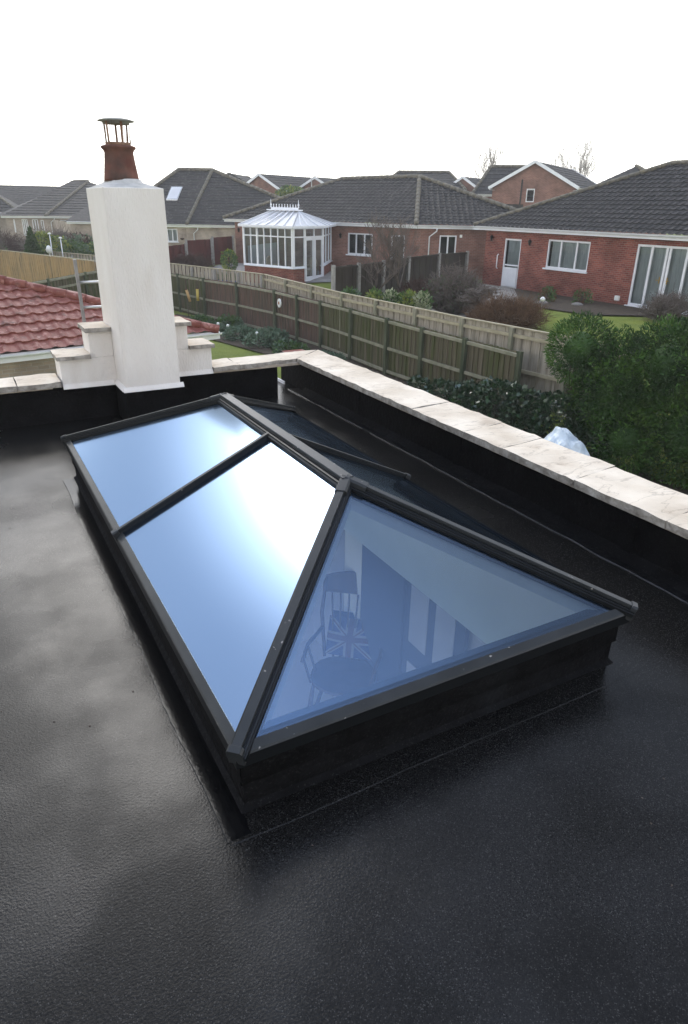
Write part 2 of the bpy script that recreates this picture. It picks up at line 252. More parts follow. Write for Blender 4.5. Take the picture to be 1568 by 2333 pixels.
# ---------------------------------------------------------------- mesh helpers
OFF = {}
def V(*a): return Vector(a)
class MB:
    def __init__(s): s.v = []; s.f = []; s.m = []; s.smooth = []
    def add(s, vs, fs, mi=0, smooth=False):
        o = len(s.v); s.v += [Vector(p) for p in vs]
        for f in fs: s.f.append([i+o for i in f]); s.m.append(mi); s.smooth.append(smooth)
    def quad(s, *p, mi=0): s.add(p, [list(range(len(p)))], mi)
    def box(s, c, d, az=0, mi=0, bev=0):
        """box centred at c, size d, turned az about z"""
        x, y, z = d[0]/2, d[1]/2, d[2]/2; ca, sa = math.cos(az), math.sin(az)
        P = [(a*x, b*y, k*z) for k in (-1, 1) for a, b in ((-1,-1),(1,-1),(1,1),(-1,1))]
        P = [Vector((c[0]+p[0]*ca-p[1]*sa, c[1]+p[0]*sa+p[1]*ca, c[2]+p[2])) for p in P]
        s.add(P, [(3,2,1,0),(4,5,6,7),(0,1,5,4),(1,2,6,5),(2,3,7,6),(3,0,4,7)], mi)
    def prism(s, poly, z0, z1, mi=0):
        n = len(poly); P = [V(p[0], p[1], z0) for p in poly] + [V(p[0], p[1], z1) for p in poly]
        s.add(P, [list(range(n))[::-1], list(range(n, 2*n))] + [(i, (i+1) % n, n+(i+1) % n, n+i) for i in range(n)], mi)
    def sweep(s, p0, p1, prof, upv, mi=0, mitre0=None, mitre1=None, caps=True):
        """profile [(side, up)] carried from p0 to p1"""
        p0, p1 = Vector(p0), Vector(p1); d = (p1-p0).normalized(); sd = d.cross(Vector(upv)).normalized(); u = sd.cross(d)
        n = len(prof); P = []
        for q, mt in ((p0, mitre0), (p1, mitre1)):
            for a, b in prof:
                w = q + sd*a + u*b
                if mt is not None:
                    mn = Vector(mt); w = w + d*(-( (w-q).dot(mn))/d.dot(mn))
                P.append(w)
        F = [(i, (i+1) % n, n+(i+1) % n, n+i) for i in range(n)]
        if caps: F += [list(range(n))[::-1], list(range(n, 2*n))]
        s.add(P, F, mi)
    def bar(s, p0, p1, w, h, upv=(0,0,1), mi=0):
        s.sweep(p0, p1, [(-w/2,-h/2),(w/2,-h/2),(w/2,h/2),(-w/2,h/2)], upv, mi)
    def tube(s, pts, rad, n=6, mi=0, cap=True, smooth=True):
        pts = [Vector(p) for p in pts]; m_ = len(pts); o = []
        if not hasattr(rad, '__len__'): rad = [rad]*m_
        ref = None
        for i, p in enumerate(pts):
            d = (pts[min(i+1, m_-1)] - pts[max(i-1, 0)])
            d = d.normalized() if d.length > 1e-9 else V(0,0,1)
            a = d.orthogonal().normalized() if ref is None else (ref - d*ref.dot(d)).normalized()
            ref = a; b = d.cross(a)
            o += [p + (a*math.cos(2*math.pi*k/n) + b*math.sin(2*math.pi*k/n))*rad[i] for k in range(n)]
        F = [(i*n+k, i*n+(k+1) % n, (i+1)*n+(k+1) % n, (i+1)*n+k) for i in range(m_-1) for k in range(n)]
        if cap: F += [list(range(n))[::-1], [(m_-1)*n+k for k in range(n)]]
        s.add(o, F, mi, smooth)
    def lathe(s, c, prof, n=24, mi=0, smooth=True):
        P = [V(c[0]+r*math.cos(2*math.pi*k/n), c[1]+r*math.sin(2*math.pi*k/n), c[2]+z) for r, z in prof for k in range(n)]
        F = [(i*n+k, i*n+(k+1) % n, (i+1)*n+(k+1) % n, (i+1)*n+k) for i in range(len(prof)-1) for k in range(n)]
        F += [list(range(n))[::-1], [(len(prof)-1)*n+k for k in range(n)]]
        s.add(P, F, mi, smooth)
    def build(s, name, mats, parent=None, bevel=0, seg=2):
        me = bpy.data.meshes.new(name)
        if parent is not None: org = OFF[parent.name]
        elif s.v:
            lo = Vector([min(p[i] for p in s.v) for i in range(3)]); hi = Vector([max(p[i] for p in s.v) for i in range(3)])
            org = V((lo.x+hi.x)/2, (lo.y+hi.y)/2, lo.z)
        me.from_pydata([tuple(p-org) for p in s.v], [], s.f)
        if not isinstance(mats, (list, tuple)): mats = [mats]
        for mm in mats: me.materials.append(M[mm] if isinstance(mm, str) else mm)
        uv = me.uv_layers.new(name='UVMap')
        for p, mi, sm in zip(me.polygons, s.m, s.smooth):
            p.material_index = mi; p.use_smooth = sm
            nn = p.normal
            if abs(nn.z) < .999:
                tg = V(-nn.y, nn.x, 0).normalized(); bt = nn.cross(tg)
            else: tg = V(1,0,0); bt = V(0,1,0)
            for li in p.loop_indices:
                w = me.vertices[me.loops[li].vertex_index].co + org
                uv.data[li].uv = (w.dot(tg), w.dot(bt))
        o = bpy.data.objects.new(name, me); C.objects.link(o)
        if parent is not None: o.parent = parent; OFF[o.name] = org
        else: o.location = org; OFF[o.name] = org
        if bevel:
            b = o.modifiers.new('bevel', 'BEVEL'); b.width = bevel; b.segments = seg; b.limit_method = 'ANGLE'; b.angle_limit = R(40)
        return o
def tag(o, label=None, cat=None, group=None, kind=None):
    if label: o['label'] = label
    if cat: o['category'] = cat
    if group: o['group'] = group
    if kind: o['kind'] = kind
    return o
def thing(name, label, cat, loc, group=None):
    o = bpy.data.objects.new(name, None); C.objects.link(o); o.location = loc; o.empty_display_size = .2
    OFF[o.name] = Vector(loc); tag(o, label, cat, group); return o
def dup(root, loc, label=None, rotz=0, scale=1):
    r = root.copy(); C.objects.link(r); r.location = loc; r.rotation_euler = (0,0,rotz); r.scale = (scale,)*3
    if label: r['label'] = label
    OFF[r.name] = Vector(loc)
    for ch in list(root.children):
        c = ch.copy(); C.objects.link(c); c.parent = r
        for g in ch.children:
            d = g.copy(); C.objects.link(d); d.parent = c
    return r
def one(mb, name, mats, label, cat, group=None, parent=None, **k):
    return tag(mb.build(name, mats, parent, **k), label, cat, group)
def struct(mb, name, mats): return tag(mb.build(name, mats), kind='structure')

def facet(poly, A, B, roll=.30, rollh=.045, row=.33, step=.03, ncol=4):
    """tiled roof slope: poly = 3D points (all laid on the plane through A, B (eave) and poly's highest point)"""
    A, B = Vector(A), Vector(B); top = max(poly, key=lambda p: p[2]); top = Vector(top)
    U = (B-A).normalized(); t = top-A; Vv = (t - U*t.dot(U)).normalized(); Nn = U.cross(Vv)
    if Nn.z < 0: Nn = -Nn
    def uvof(p):
        p = Vector(p); p.z += -((p-A).dot(Nn))/Nn.z   # drop on to the plane
        return ((p-A).dot(U), (p-A).dot(Vv))
    pl = [uvof(p) for p in poly]
    u0, u1 = min(p[0] for p in pl), max(p[0] for p in pl); v0, v1 = min(p[1] for p in pl), max(p[1] for p in pl)
    du = roll/ncol if ncol > 1 else max((u1-u0)/2, .5)
    nu = max(1, int((u1-u0)/du)+1); nr = int((v1-v0)/row)+1
    bm = bmesh.new()
    rows = []
    for r_ in range(nr):
        for fr, hh in ((0.0, step), (1.0, 0.0)):
            line = []
            for i in range(nu+1):
                u = u0+i*du; v = v0+(r_+fr)*row
                ph = (u % roll)/roll if ncol > 1 else 0
                h = rollh*max(0, math.sin(ph*2*math.pi))**.8 if ncol > 1 else 0
                w = A + U*u + Vv*v + Nn*(hh+h+.01)
                line.append(bm.verts.new(w))
            rows.append(line)
    for a, b in zip(rows[:-1], rows[1:]):
        for i in range(nu):
            try: bm.faces.new((a[i], a[i+1], b[i+1], b[i]))
            except ValueError: pass
    n = len(pl); cx = sum(p[0] for p in pl)/n; cyy = sum(p[1] for p in pl)/n
    for i in range(n):
        p, q = pl[i], pl[(i+1) % n]; e_ = (q[0]-p[0], q[1]-p[1])
        L_ = math.hypot(*e_)
        if L_ < 1e-6: continue
        nn = (e_[1]/L_, -e_[0]/L_)
        if (cx-p[0])*nn[0] + (cyy-p[1])*nn[1] > 0: nn = (-nn[0], -nn[1])
        pc = A + U*p[0] + Vv*p[1] + Nn*.0; pn = U*nn[0] + Vv*nn[1]
        bmesh.ops.bisect_plane(bm, geom=bm.verts[:]+bm.edges[:]+bm.faces[:], plane_co=pc, plane_no=pn, clear_outer=True)
    bm.verts.index_update()
    mb = MB(); mb.add([v.co.copy() for v in bm.verts], [[v.index for v in f.verts] for f in bm.faces], 0, False)
    bm.free(); return mb
def merge(a, b, mi=0):
    o = len(a.v); a.v += b.v
    for f in b.f: a.f.append([i+o for i in f]); a.m.append(mi); a.smooth.append(False)

class Wall:
    """a straight wall from A to B (plan), outer side to the right of A->B, with openings; s runs along it"""
    def __init__(s, A, B, z0, z1, th=.28):
        s.A = V(A[0], A[1], 0); s.B = V(B[0], B[1], 0); s.d = (s.B-s.A).normalized(); s.n = V(s.d.y, -s.d.x, 0); s.L = (s.B-s.A).length
        s.z0, s.z1, s.th = z0, z1, th; s.op = []
    def P(s, a, z, out=0): p = s.A + s.d*a + s.n*out; p.z = z; return p
    def mesh(s, mb, mi=0):
        xs = sorted(set([0, s.L] + [o[i] for o in s.op for i in (0, 1)])); zs = sorted(set([s.z0, s.z1] + [o[i] for o in s.op for i in (2, 3)]))
        for a, b in zip(xs[:-1], xs[1:]):
            for c, d in zip(zs[:-1], zs[1:]):
                if any(o[0] <= (a+b)/2 <= o[1] and o[2] <= (c+d)/2 <= o[3] for o in s.op): continue
                mb.quad(s.P(a,c), s.P(b,c), s.P(b,d), s.P(a,d), mi=mi)
        for a, b, c, d in s.op:
            t = -s.th*.6
            mb.quad(s.P(a,c), s.P(a,d), s.P(a,d,t), s.P(a,c,t), mi=mi); mb.quad(s.P(b,c), s.P(b,c,t), s.P(b,d,t), s.P(b,d), mi=mi)
            mb.quad(s.P(a,d), s.P(b,d), s.P(b,d,t), s.P(a,d,t), mi=mi); mb.quad(s.P(a,c), s.P(a,c,t), s.P(b,c,t), s.P(b,c), mi=mi)
    def bar(s, mb, a0, z0, a1, z1, w, dep, out, mi=0):
        """rectangle bar in the wall plane"""
        if abs(a1-a0) < 1e-6: lo, hi = (a0-w/2, min(z0,z1)), (a0+w/2, max(z0,z1))
        else: lo, hi = (min(a0,a1), z0-w/2), (max(a0,a1), z0+w/2)
        c = s.P((lo[0]+hi[0])/2, (lo[1]+hi[1])/2, out); az = math.atan2(s.d.y, s.d.x)
        mb.box(c, (hi[0]-lo[0], dep, hi[1]-lo[1]), az, mi)
    def window(s, parent, a, b, c, d, mull=(), trans=(), sill=True, curtain=None, fw_=.07, name='window', label=None, frame='upvc', cover=None):
        s.op.append((a, b, c, d))
        fm = MB(); w = fw_
        s.bar(fm, a+w/2, c, a+w/2, d, w, .07, -.06); s.bar(fm, b-w/2, c, b-w/2, d, w, .07, -.06)
        s.bar(fm, a+w, c+w/2, b-w, c+w/2, w, .066, -.06); s.bar(fm, a+w, d-w/2, b-w, d-w/2, w, .066, -.06)
        for u in mull: s.bar(fm, u, c+w, u, d-w, w*1.1, .064, -.06)
        for z, u0, u1 in trans: s.bar(fm, u0, z, u1, z, w*.8, .06, -.06)
        win = fm.build(name, frame, parent)
        if label: win['label'] = label
        g = MB(); g.quad(s.P(a+.03,c+.03,-.065), s.P(b-.03,c+.03,-.065), s.P(b-.03,d-.03,-.065), s.P(a+.03,d-.03,-.065)); g.build('pane', 'winglass', win)
        if sill:
            q = MB(); s.bar(q, a-.06, c-.03, b+.06, c-.03, .06, .16, .02); q.build('sill', frame, win)
        if curtain:
            q = MB(); n_ = 60
            for u0, u1 in curtain:
                P_ = []
                for i in range(n_+1):
                    u = u0+(u1-u0)*i/n_; o_ = -.2+.03*math.sin(u*55)+.01*math.sin(u*23)
                    P_ += [s.P(u, c+.02, o_), s.P(u, d, o_)]
                q.add(P_, [(2*i, 2*i+2, 2*i+3, 2*i+1) for i in range(n_)], 0, True)
            q.build('curtain', 'curtain', win)
        return win
def gutter(parent, pts, z, name='gutter', fas=.17):
    """white fascia board with a half round gutter in front, along the eave line pts (outer edge of the roof)"""
    for (a, b) in zip(pts[:-1], pts[1:]):
        a, b = V(a[0], a[1], z), V(b[0], b[1], z); d = (b-a).normalized(); n_ = V(d.y, -d.x, 0)
        mb = MB(); mb.bar(a-n_*.08+V(0,0,-.09), b-n_*.08+V(0,0,-.09), .03, fas)
        mb.bar(a-n_*.26+V(0,0,-.175), b-n_*.26+V(0,0,-.175), .33, .012)
        mb.build('fascia', 'upvc', parent)
        g = MB(); g.sweep(a+V(0,0,-.02), b+V(0,0,-.02), [(.055*math.cos(t), .055*math.sin(t)) for t in [math.pi+math.pi*k/6 for k in range(7)]] + [(.045*math.cos(t), .045*math.sin(t)) for t in [2*math.pi-math.pi*k/6 for k in range(7)]], (0,0,1))
        g.build(name, 'upvc', parent)
def ridge_line(parent, segs, r_=.11, matn='hiptile', name='ridge_tile'):
    for a, b in segs:
        mb = MB(); a, b = Vector(a), Vector(b); n_ = max(1, int((b-a).length/.42))
        for i in range(n_):
            p, q = a.lerp(b, i/n_), a.lerp(b, (i+1)/n_+.0)
            mb.tube([p, q], [r_, r_*.9], 8)
        mb.build(name, matn, parent)
def downpipe(w, parent, s_, z0, z1, matn='upvc'):
    mb = MB(); mb.tube([w.P(s_+.35, z1, .28), w.P(s_+.35, z1-.12, .26), w.P(s_, z1-.4, .06), w.P(s_, z0, .06)], .036, 8)
    mb.build('downpipe', matn, parent)
def wall_lamp(w, s_, z, label):
    t = thing('wall_lantern', label, 'wall lamp', w.P(s_, z-.15, .0))
    a = MB(); a.tube([w.P(s_, z-.1, .01), w.P(s_, z-.12, .1), w.P(s_, z+.0, .12)], .012, 6); a.build('bracket', 'black', t)
    b = MB(); b.lathe(w.P(s_, z-.1, .12), [(.04,0),(.075,.16),(.08,.17)], 8); b.build('lamp_glass', 'black', t)
    c = MB(); c.lathe(w.P(s_, z+.07, .12), [(.1,0),(.02,.08),(.008,.12)], 8); c.build('cap', 'black', t)
# ================================================================ OUR BUILDING: flat roof, parapet, chimney
RZ = 3.355      # felt surface
ext = thing('flat_roof_extension', 'flat roofed extension covered in wet black felt with black parapet upstands', 'flat roof', (0.8, 1.5, 0))
def quadgrid(mb, x0, x1, y0, y1, z, st, fn=None, mi=0):
    nx = max(1, int((x1-x0)/st)); ny = max(1, int((y1-y0)/st)); P = []
    for j in range(ny+1):
        for i in range(nx+1):
            x = x0+(x1-x0)*i/nx; y = y0+(y1-y0)*j/ny; P.append(V(x, y, z+(fn(x, y) if fn else 0)))
    mb.add(P, [(j*(nx+1)+i, j*(nx+1)+i+1, (j+1)*(nx+1)+i+1, (j+1)*(nx+1)+i) for j in range(ny) for i in range(nx)], mi, True)
def undul(x, y):
    edge = min(1, max(0, (min(abs(x-0.8)-.77, 9) if .0 < y < 3.1 else 9)/.15)) if .03 < x < 1.57 else 1
    return .003*noise.noise(V(x*1.3, y*1.1, 0)) + .0006*noise.noise(V(x*6, y*6, 3))
mb = MB()
quadgrid(mb, -3.2, .05, -2.6, 4.42, RZ, .05, undul); quadgrid(mb, 1.55, 2.36, -2.6, 4.42, RZ, .05, undul)
quadgrid(mb, .05, 1.55, -2.6, .06, RZ, .05, undul); quadgrid(mb, .05, 1.55, 3.03, 4.42, RZ, .05, undul)
quadgrid(mb, 2.06, 2.36, 4.42, 5.1, RZ, .06, undul)
deck = mb.build('roof_deck', 'felt', ext)
# lapped seams: slightly proud felt strips with ragged, bitumen-bled edges
def ragged_strip(p0, p1, w, z, matn, name, parent, amp=.008, side=1, seed=0, th=.004, fr=2.2):
    p0, p1 = Vector(p0), Vector(p1); d = (p1-p0); L = d.length; d.normalize(); n_ = V(-d.y, d.x, 0)*side
    k = max(4, int(L/.02)); mb = MB(); P = []
    for i in range(k+1):
        t = L*i/k; a = amp*(noise.noise(V(t*fr, seed, 0))*1.1+.28*noise.noise(V(t*fr*9, seed, 1))+.2*(1 if noise.noise(V(t*3.1,seed,8))>.2 else 0))
        q = p0+d*t; u = q+n_*(w+a)
        P += [V(q.x, q.y, z+undul(q.x,q.y)), V(q.x, q.y, z+th+undul(q.x,q.y)), V(u.x, u.y, z+th+undul(u.x,u.y)), V(u.x+n_.x*.004, u.y+n_.y*.004, z-.002+undul(u.x,u.y))]
    F = []
    for i in range(k):
        for j in range(3): F.append((i*4+j, i*4+4+j, i*4+5+j, i*4+1+j))
    mb.add(P, F, 0, False); return mb.build(name, matn, parent)
ragged_strip((2.26, -2.6, 0), (2.26, 4.6, 0), .012, RZ+.004, 'bitumen', 'bitumen_bead', ext, .010, 1, 11, .004, 5)
ragged_strip((2.36, -2.6, 0), (2.36, 4.6, 0), .10, RZ+.002, 'upfelt', 'felt_apron', ext, .012, 1, 12, .005)
# angle fillets
mb = MB(); mb.sweep((2.352,-2.6,RZ), (2.352,4.43,RZ), [(0,-.0),(-.055,0),(0,.05)], (0,0,1)); mb.build('angle_fillet', 'upfelt', ext)
mb = MB(); mb.sweep((-3.2,4.42,RZ), (2.06,4.42,RZ), [(0,0),(0,.05),(-.05,0)][::-1], (0,0,1)); mb.build('angle_fillet', 'upfelt', ext)
# parapet walls
def feltface(mb, A, B, z0, z1, th, seed):
    A, B = Vector(A), Vector(B); d = (B-A).normalized(); n_ = V(d.y, -d.x, 0); L = (B-A).length; k = int(L/.06)+1; P = []
    zs = [z0 + (z1-z0)*j/6 for j in range(7)]
    for i in range(k+1):
        for z in zs:
            o_ = .006*noise.noise(V(L*i/k*2.2, z*5, seed)) + .002*noise.noise(V(L*i/k*12, z*14, seed))
            q = A+d*(L*i/k)+n_*o_; P.append(V(q.x, q.y, z))
    mb.add(P, [(i*7+j, i*7+7+j, i*7+8+j, i*7+1+j) for i in range(k) for j in range(6)], 0, True)
mb = MB(); feltface(mb, (2.352,5.0,0), (2.352,-2.6,0), RZ-.01, 3.652, .2, 2); mb.build('parapet_upstand', 'upfelt', ext)
mb = MB(); mb.box((2.475, 1.2, 3.17), (.235, 7.6, .96)); mb.box((2.475,-1.0,1.35),(.235,3.2,2.68)); mb.build('parapet_wall', 'redbrick', ext)
mb = MB(); feltface(mb, (-3.2,4.43,0), (2.065,4.43,0), RZ-.01, 3.645, .2, 7); mb.quad((2.065,4.43,RZ-.01),(2.065,4.65,RZ-.01),(2.065,4.65,3.645),(2.065,4.43,3.645)); mb.build('parapet_upstand', 'upfelt', ext)
mb = MB(); mb.box((-.5685, 4.545, 3.15), (5.263, .21, .98)); mb.build('parapet_wall', 'redbrick', ext)
# vertical laps on the upstands
for y_ in (3.42, 2.05, .62, -.6):
    mb = MB(); mb.box((2.3475, y_, 3.505), (.006, .07, .26)); mb.build('upstand_lap', 'upfelt', ext, bevel=.002)
for x_ in (-1.6, -.55, 1.75):
    mb = MB(); mb.box((x_, 4.4255, 3.505), (.07, .006, .26)); mb.build('upstand_lap', 'upfelt', ext, bevel=.002)
# white drip tray / downpipe seen in the corner gap
mb = MB(); mb.bar((2.30,4.80,3.36),(2.30,5.02,3.36),.012,.05); mb.build('outlet_trim', 'upvc', ext)
# room below
mb = MB()
rx0, rx1, ry0, ry1, rf, rc = -2.9, 2.42, -2.4, 4.4, .5, 3.075
w1_ = Wall((rx1, -2.4), (rx1, 4.4), rf, rc+.0)
def wallq(a, b, z0=rf, z1=rc): mb.quad(V(*a, z0), V(*b, z0), V(*b, z1), V(*a, z1))
wallq((rx1,ry0),(rx1,ry1)); wallq((rx1,ry1),(rx0,ry1))
for (a, b, z0, z1) in ((ry0,-2.2,rf,rc),(4.0,ry1,rf,rc),(-2.2,4.0,2.9,rc)): mb.quad(V(rx0,a,z0),V(rx0,b,z0),V(rx0,b,z1),V(rx0,a,z1))
for (a, b, z0, z1) in ((rx0,-2.7,rf,rc),(2.2,rx1,rf,rc),(-2.7,2.2,2.9,rc)): mb.quad(V(a,ry0,z0),V(b,ry0,z0),V(b,ry0,z1),V(a,ry0,z1))
mb.build('room_wall', 'roomwall', ext)
mb = MB()
for (x0,x1,y0,y1) in ((rx0,.1,ry0,ry1),(1.5,rx1,ry0,ry1),(.1,1.5,ry0,.1),(.1,1.5,3.0,ry1)): mb.quad((x0,y0,rc),(x1,y0,rc),(x1,y1,rc),(x0,y1,rc))
mb.build('ceiling', 'white', ext)
mb = MB(); mb.quad((rx0,ry0,rf),(rx1,ry0,rf),(rx1,ry1,rf),(rx0,ry1,rf)); mb.build('floor', 'carpet', ext)
mb = MB()
for (x0,x1,y0,y1) in ((-3.2,.07,-2.6,4.4),(1.53,2.36,-2.6,4.4),(.07,1.53,-2.6,.07),(.07,1.53,3.03,4.4)): mb.box(((x0+x1)/2,(y0+y1)/2,3.215),(x1-x0,y1-y0,.25))
mb.build('roof_slab', 'darkroom', ext)
# things on the right hand wall of the room: pillar, dark curtain, panelled door
mb = MB(); mb.box((2.392, 3.46, 1.75), (.05, .32, 2.5)); mb.build('pilaster', 'white', ext)
mb = MB(); mb.box((2.385, 2.94, 1.75), (.06, .68, 2.5)); mb.build('dark_panel', 'bluewood', ext)
mb = MB(); mb.box((2.39, 2.2, 1.52), (.045, .76, 2.03)); dr = mb.build('room_door', 'bluewood', ext)
for (yy, zz, hh) in ((2.37,2.05,.75),(2.03,2.05,.75),(2.37,1.1,.75),(2.03,1.1,.75)):
    mb = MB(); mb.box((2.362, yy, zz), (.012, .24, hh)); mb.build('door_panel', 'roomwall', dr, bevel=.005)
mb = MB()
for a, b in (((2.36,1.8,.5),(2.36,1.8,2.62)),((2.36,2.6,.5),(2.36,2.6,2.62)),((2.36,1.76,2.62),(2.36,2.64,2.62))): mb.bar(a, b, .06, .04, (1,0,0))
mb.build('architrave', 'bluewood', ext)

# copings ---------------------------------------------------------
def slab(corners, z1, th, name, parent, seed=0, label=None, cell=.03):
    """riven stone slab: corners (4, plan, ccw), top at z1"""
    a, b, c, d = [V(*q, 0) for q in corners]; nu = max(3, int((b-a).length/cell)); nv = max(3, int((d-a).length/cell)); mb = MB(); P = []
    for j in range(nv+1):
        for i in range(nu+1):
            u, v = i/nu, j/nv; q = a.lerp(b, u).lerp(d.lerp(c, u), v)
            eu = min(u, 1-u)*nu; ev = min(v, 1-v)*nv
            if eu < .5 or ev < .5: q = q + V(noise.noise(q*9+V(seed,0,0)), noise.noise(q*9+V(0,seed,5)), 0)*.0032
            rid = abs(noise.noise(V(q.x*1.6+q.y*3.1, q.y*1.1-q.x*1.0, seed)))
            h = .0035*noise.noise(q*7+V(0,0,seed)) + .006*(1-min(1, rid*5)) - .004
            if min(eu, ev) < .5: h -= .003
            P.append(V(q.x, q.y, z1+h))
    W_ = nu+1
    mb.add(P, [(j*W_+i, j*W_+i+1, (j+1)*W_+i+1, (j+1)*W_+i) for j in range(nv) for i in range(nu)], 0, False)
    ring = [i for i in range(nu+1)] + [j*W_+nu for j in range(1, nv+1)] + [nv*W_+i for i in range(nu-1, -1, -1)] + [j*W_ for j in range(nv-1, 0, -1)]
    cen = (a+b+c+d)/4; Q = [P[k] for k in ring]
    Qb = [V(p.x+(.004*noise.noise(p*14)), p.y+.004*noise.noise(p*17), z1-th) for p in Q]; n_ = len(Q)
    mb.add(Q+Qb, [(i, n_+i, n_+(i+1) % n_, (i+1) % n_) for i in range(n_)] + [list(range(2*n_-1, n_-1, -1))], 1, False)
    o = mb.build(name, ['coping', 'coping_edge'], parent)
    if label: o['label'] = label
    return o
ZC = 3.703
ys = [4.36, 4.02, 3.56, 3.02, 2.47, 1.88, 1.515, .94, .37, -.25, -.9, -1.6, -2.3]
for i in range(1, len(ys)-1):
    y1, y0 = ys[i], ys[i+1]; g = .0018; sk = .045
    slab([(2.245, y0+g), (2.61, y0+sk+g), (2.61, y1+sk-g), (2.245, y1-g)], ZC+random.uniform(-.002,.002), .046, 'coping_slab', ext, i*3.1)
slab([(2.245, 4.024), (2.61, 4.069), (2.61, 4.67), (2.245, 4.38)], ZC, .046, 'coping_slab', ext, 50)
slab([(1.67, 4.34), (2.237, 4.385), (2.60, 4.68), (1.67, 4.67)], ZC-.001, .046, 'coping_slab', ext, 61)
slab([(1.425, 4.335), (1.662, 4.338), (1.662, 4.67), (1.425, 4.665)], ZC, .044, 'coping_slab', ext, 62)
for k, (x0, x1) in enumerate([(-.15, .165), (-.78, -.158), (-1.4, -.788), (-2.05, -1.408), (-2.7, -2.058), (-3.2,-2.708)]):
    slab([(x0, 4.335), (x1, 4.33), (x1, 4.675), (x0, 4.69)], ZC, .046, 'coping_slab', ext, 70+k)
mb = MB(); mb.box((2.4325, 1.03, 3.6545), (.33, 6.6, .022)); mb.box((-1.55, 4.51, 3.652), (3.3, .28, .022)); mb.box((1.92, 4.51, 3.652), (1.0, .30, .022)); mb.build('mortar_bed', 'mortar', ext)

# chimney ---------------------------------------------------------
chim = thing('chimney', 'tall cream rendered chimney stack with stepped shoulders and red pot', 'chimney', (.815, 4.34, RZ))
def rbox(mb, x0, x1, y0, y1, z0, z1, st=.06, amp=.003, taper=0):
    """box with slightly uneven rendered faces"""
    nz = max(2, int((z1-z0)/st)); nx = max(2, int((x1-x0)/st)); ny = max(2, int((y1-y0)/st))
    loop = [(x0+(x1-x0)*i/nx, y0) for i in range(nx)] + [(x1, y0+(y1-y0)*i/ny) for i in range(ny)] + [(x1-(x1-x0)*i/nx, y1) for i in range(nx)] + [(x0, y1-(y1-y0)*i/ny) for i in range(ny)]
    n_ = len(loop); P = []
    for j in range(nz+1):
        z = z0+(z1-z0)*j/nz
        for x, y in loop:
            q = V(x, y, z); P.append(q + V(noise.noise(q*3.1), noise.noise(q*3.3+V(9,0,0)), 0)*amp)
    F = [(j*n_+i, j*n_+(i+1) % n_, (j+1)*n_+(i+1) % n_, (j+1)*n_+i) for j in range(nz) for i in range(n_)] + [[nz*n_+i for i in range(n_)], [i for i in range(n_)][::-1]]
    mb.add(P, F, 0, False)
mb = MB(); rbox(mb, .60, 1.03, 4.02, 4.655, 3.648, 5.10); mb.build('stack', 'render', chim, bevel=.006)
mb = MB(); rbox(mb, .178, .60, 4.365, 4.655, 3.640, 3.862); rbox(mb, .418, .60, 4.366, 4.654, 3.862, 4.062); mb.build('shoulder', 'render', chim, bevel=.004)
mb = MB(); rbox(mb, 1.03, 1.42, 4.365, 4.655, 3.652, 3.868); rbox(mb, 1.03, 1.222, 4.366, 4.654, 3.868, 4.066)
mb.build('shoulder', 'render', chim, bevel=.004)
# bell cast render stop
for A0, B0, z_ in (((.178,4.365),(.575,4.365),3.640), ((.60,4.365),(.60,4.045),3.645), ((.575,4.02),(1.055,4.02),3.648), ((1.03,4.365),(1.42,4.365),3.652)):
    mb = MB(); mb.sweep((*A0, z_), (*B0, z_), [(0,.03),(.022,.004),(.026,-.006),(0,-.006)], (0,0,1)); mb.build('render_stop', 'render', chim)
mb = MB(); rbox(mb, .595, 1.035, 4.03, 4.43, RZ-.01, 3.642, amp=.004); mb.build('felt_base', 'upfelt', chim)
slab([(.155, 4.33), (.416, 4.33), (.416, 4.67), (.155, 4.675)], 3.898, .036, 'shoulder_cap', chim, 81)
slab([(.395, 4.33), (.597, 4.33), (.597, 4.67), (.395, 4.67)], 4.10, .036, 'shoulder_cap', chim, 82)
slab([(1.033, 4.33), (1.25, 4.33), (1.25, 4.67), (1.033, 4.67)], 4.104, .036, 'shoulder_cap', chim, 83)
slab([(1.224, 4.33), (1.443, 4.33), (1.443, 4.67), (1.224, 4.67)], 3.906, .036, 'shoulder_cap', chim, 84)
mb = MB()
P = []
for j, (s_, z) in enumerate(((1,5.098),(.97,5.106),(.8,5.122),(.66,5.136),(.60,5.160))):
    for k in range(32):
        t = 2*math.pi*k/32; cx_, cy_ = math.cos(t), math.sin(t); m_ = max(abs(cx_), abs(cy_)); f = 1/m_ if j < 1 else (1/m_)**(1-j/4)
        P.append(V(.815+.212*s_*cx_*f, 4.33+.305*cy_*f*(s_ if j < 3 else s_*.85), z+.004*noise.noise(V(k*.9, j, 2))))
mb.add(P, [(j*32+k, j*32+(k+1) % 32, (j+1)*32+(k+1) % 32, (j+1)*32+k) for j in range(4) for k in range(32)] + [[128+k for k in range(32)]], 0, True)
mb.build('flaunching', 'mort2', chim)
pc = (.80, 4.30, 5.155)
mb = MB(); mb.lathe(pc, [(.126,-.01),(.122,.02),(.108,.12),(.102,.175),(.107,.19),(.121,.203),(.124,.213),(.120,.218),(.100,.224),(.092,.224),(.088,.16)], 32); pot = mb.build('chimney_pot', 'terracotta', chim)
cow = MB(); cow.lathe((pc[0], pc[1], pc[2]+.22), [(.086,0),(.088,.0),(.088,.022),(.086,.022)], 24); cw = cow.build('cowl_ring', 'rust', chim)
mb = MB()
for k, a_ in enumerate((-100, -38, 5, 60, 120, 195)):
    t = R(a_+20); mb.bar((pc[0]+.088*math.cos(t), pc[1]+.088*math.sin(t), pc[2]+.225), (pc[0]+.094*math.cos(t), pc[1]+.094*math.sin(t), pc[2]+.385), .016, .004, (math.cos(t), math.sin(t), 0))
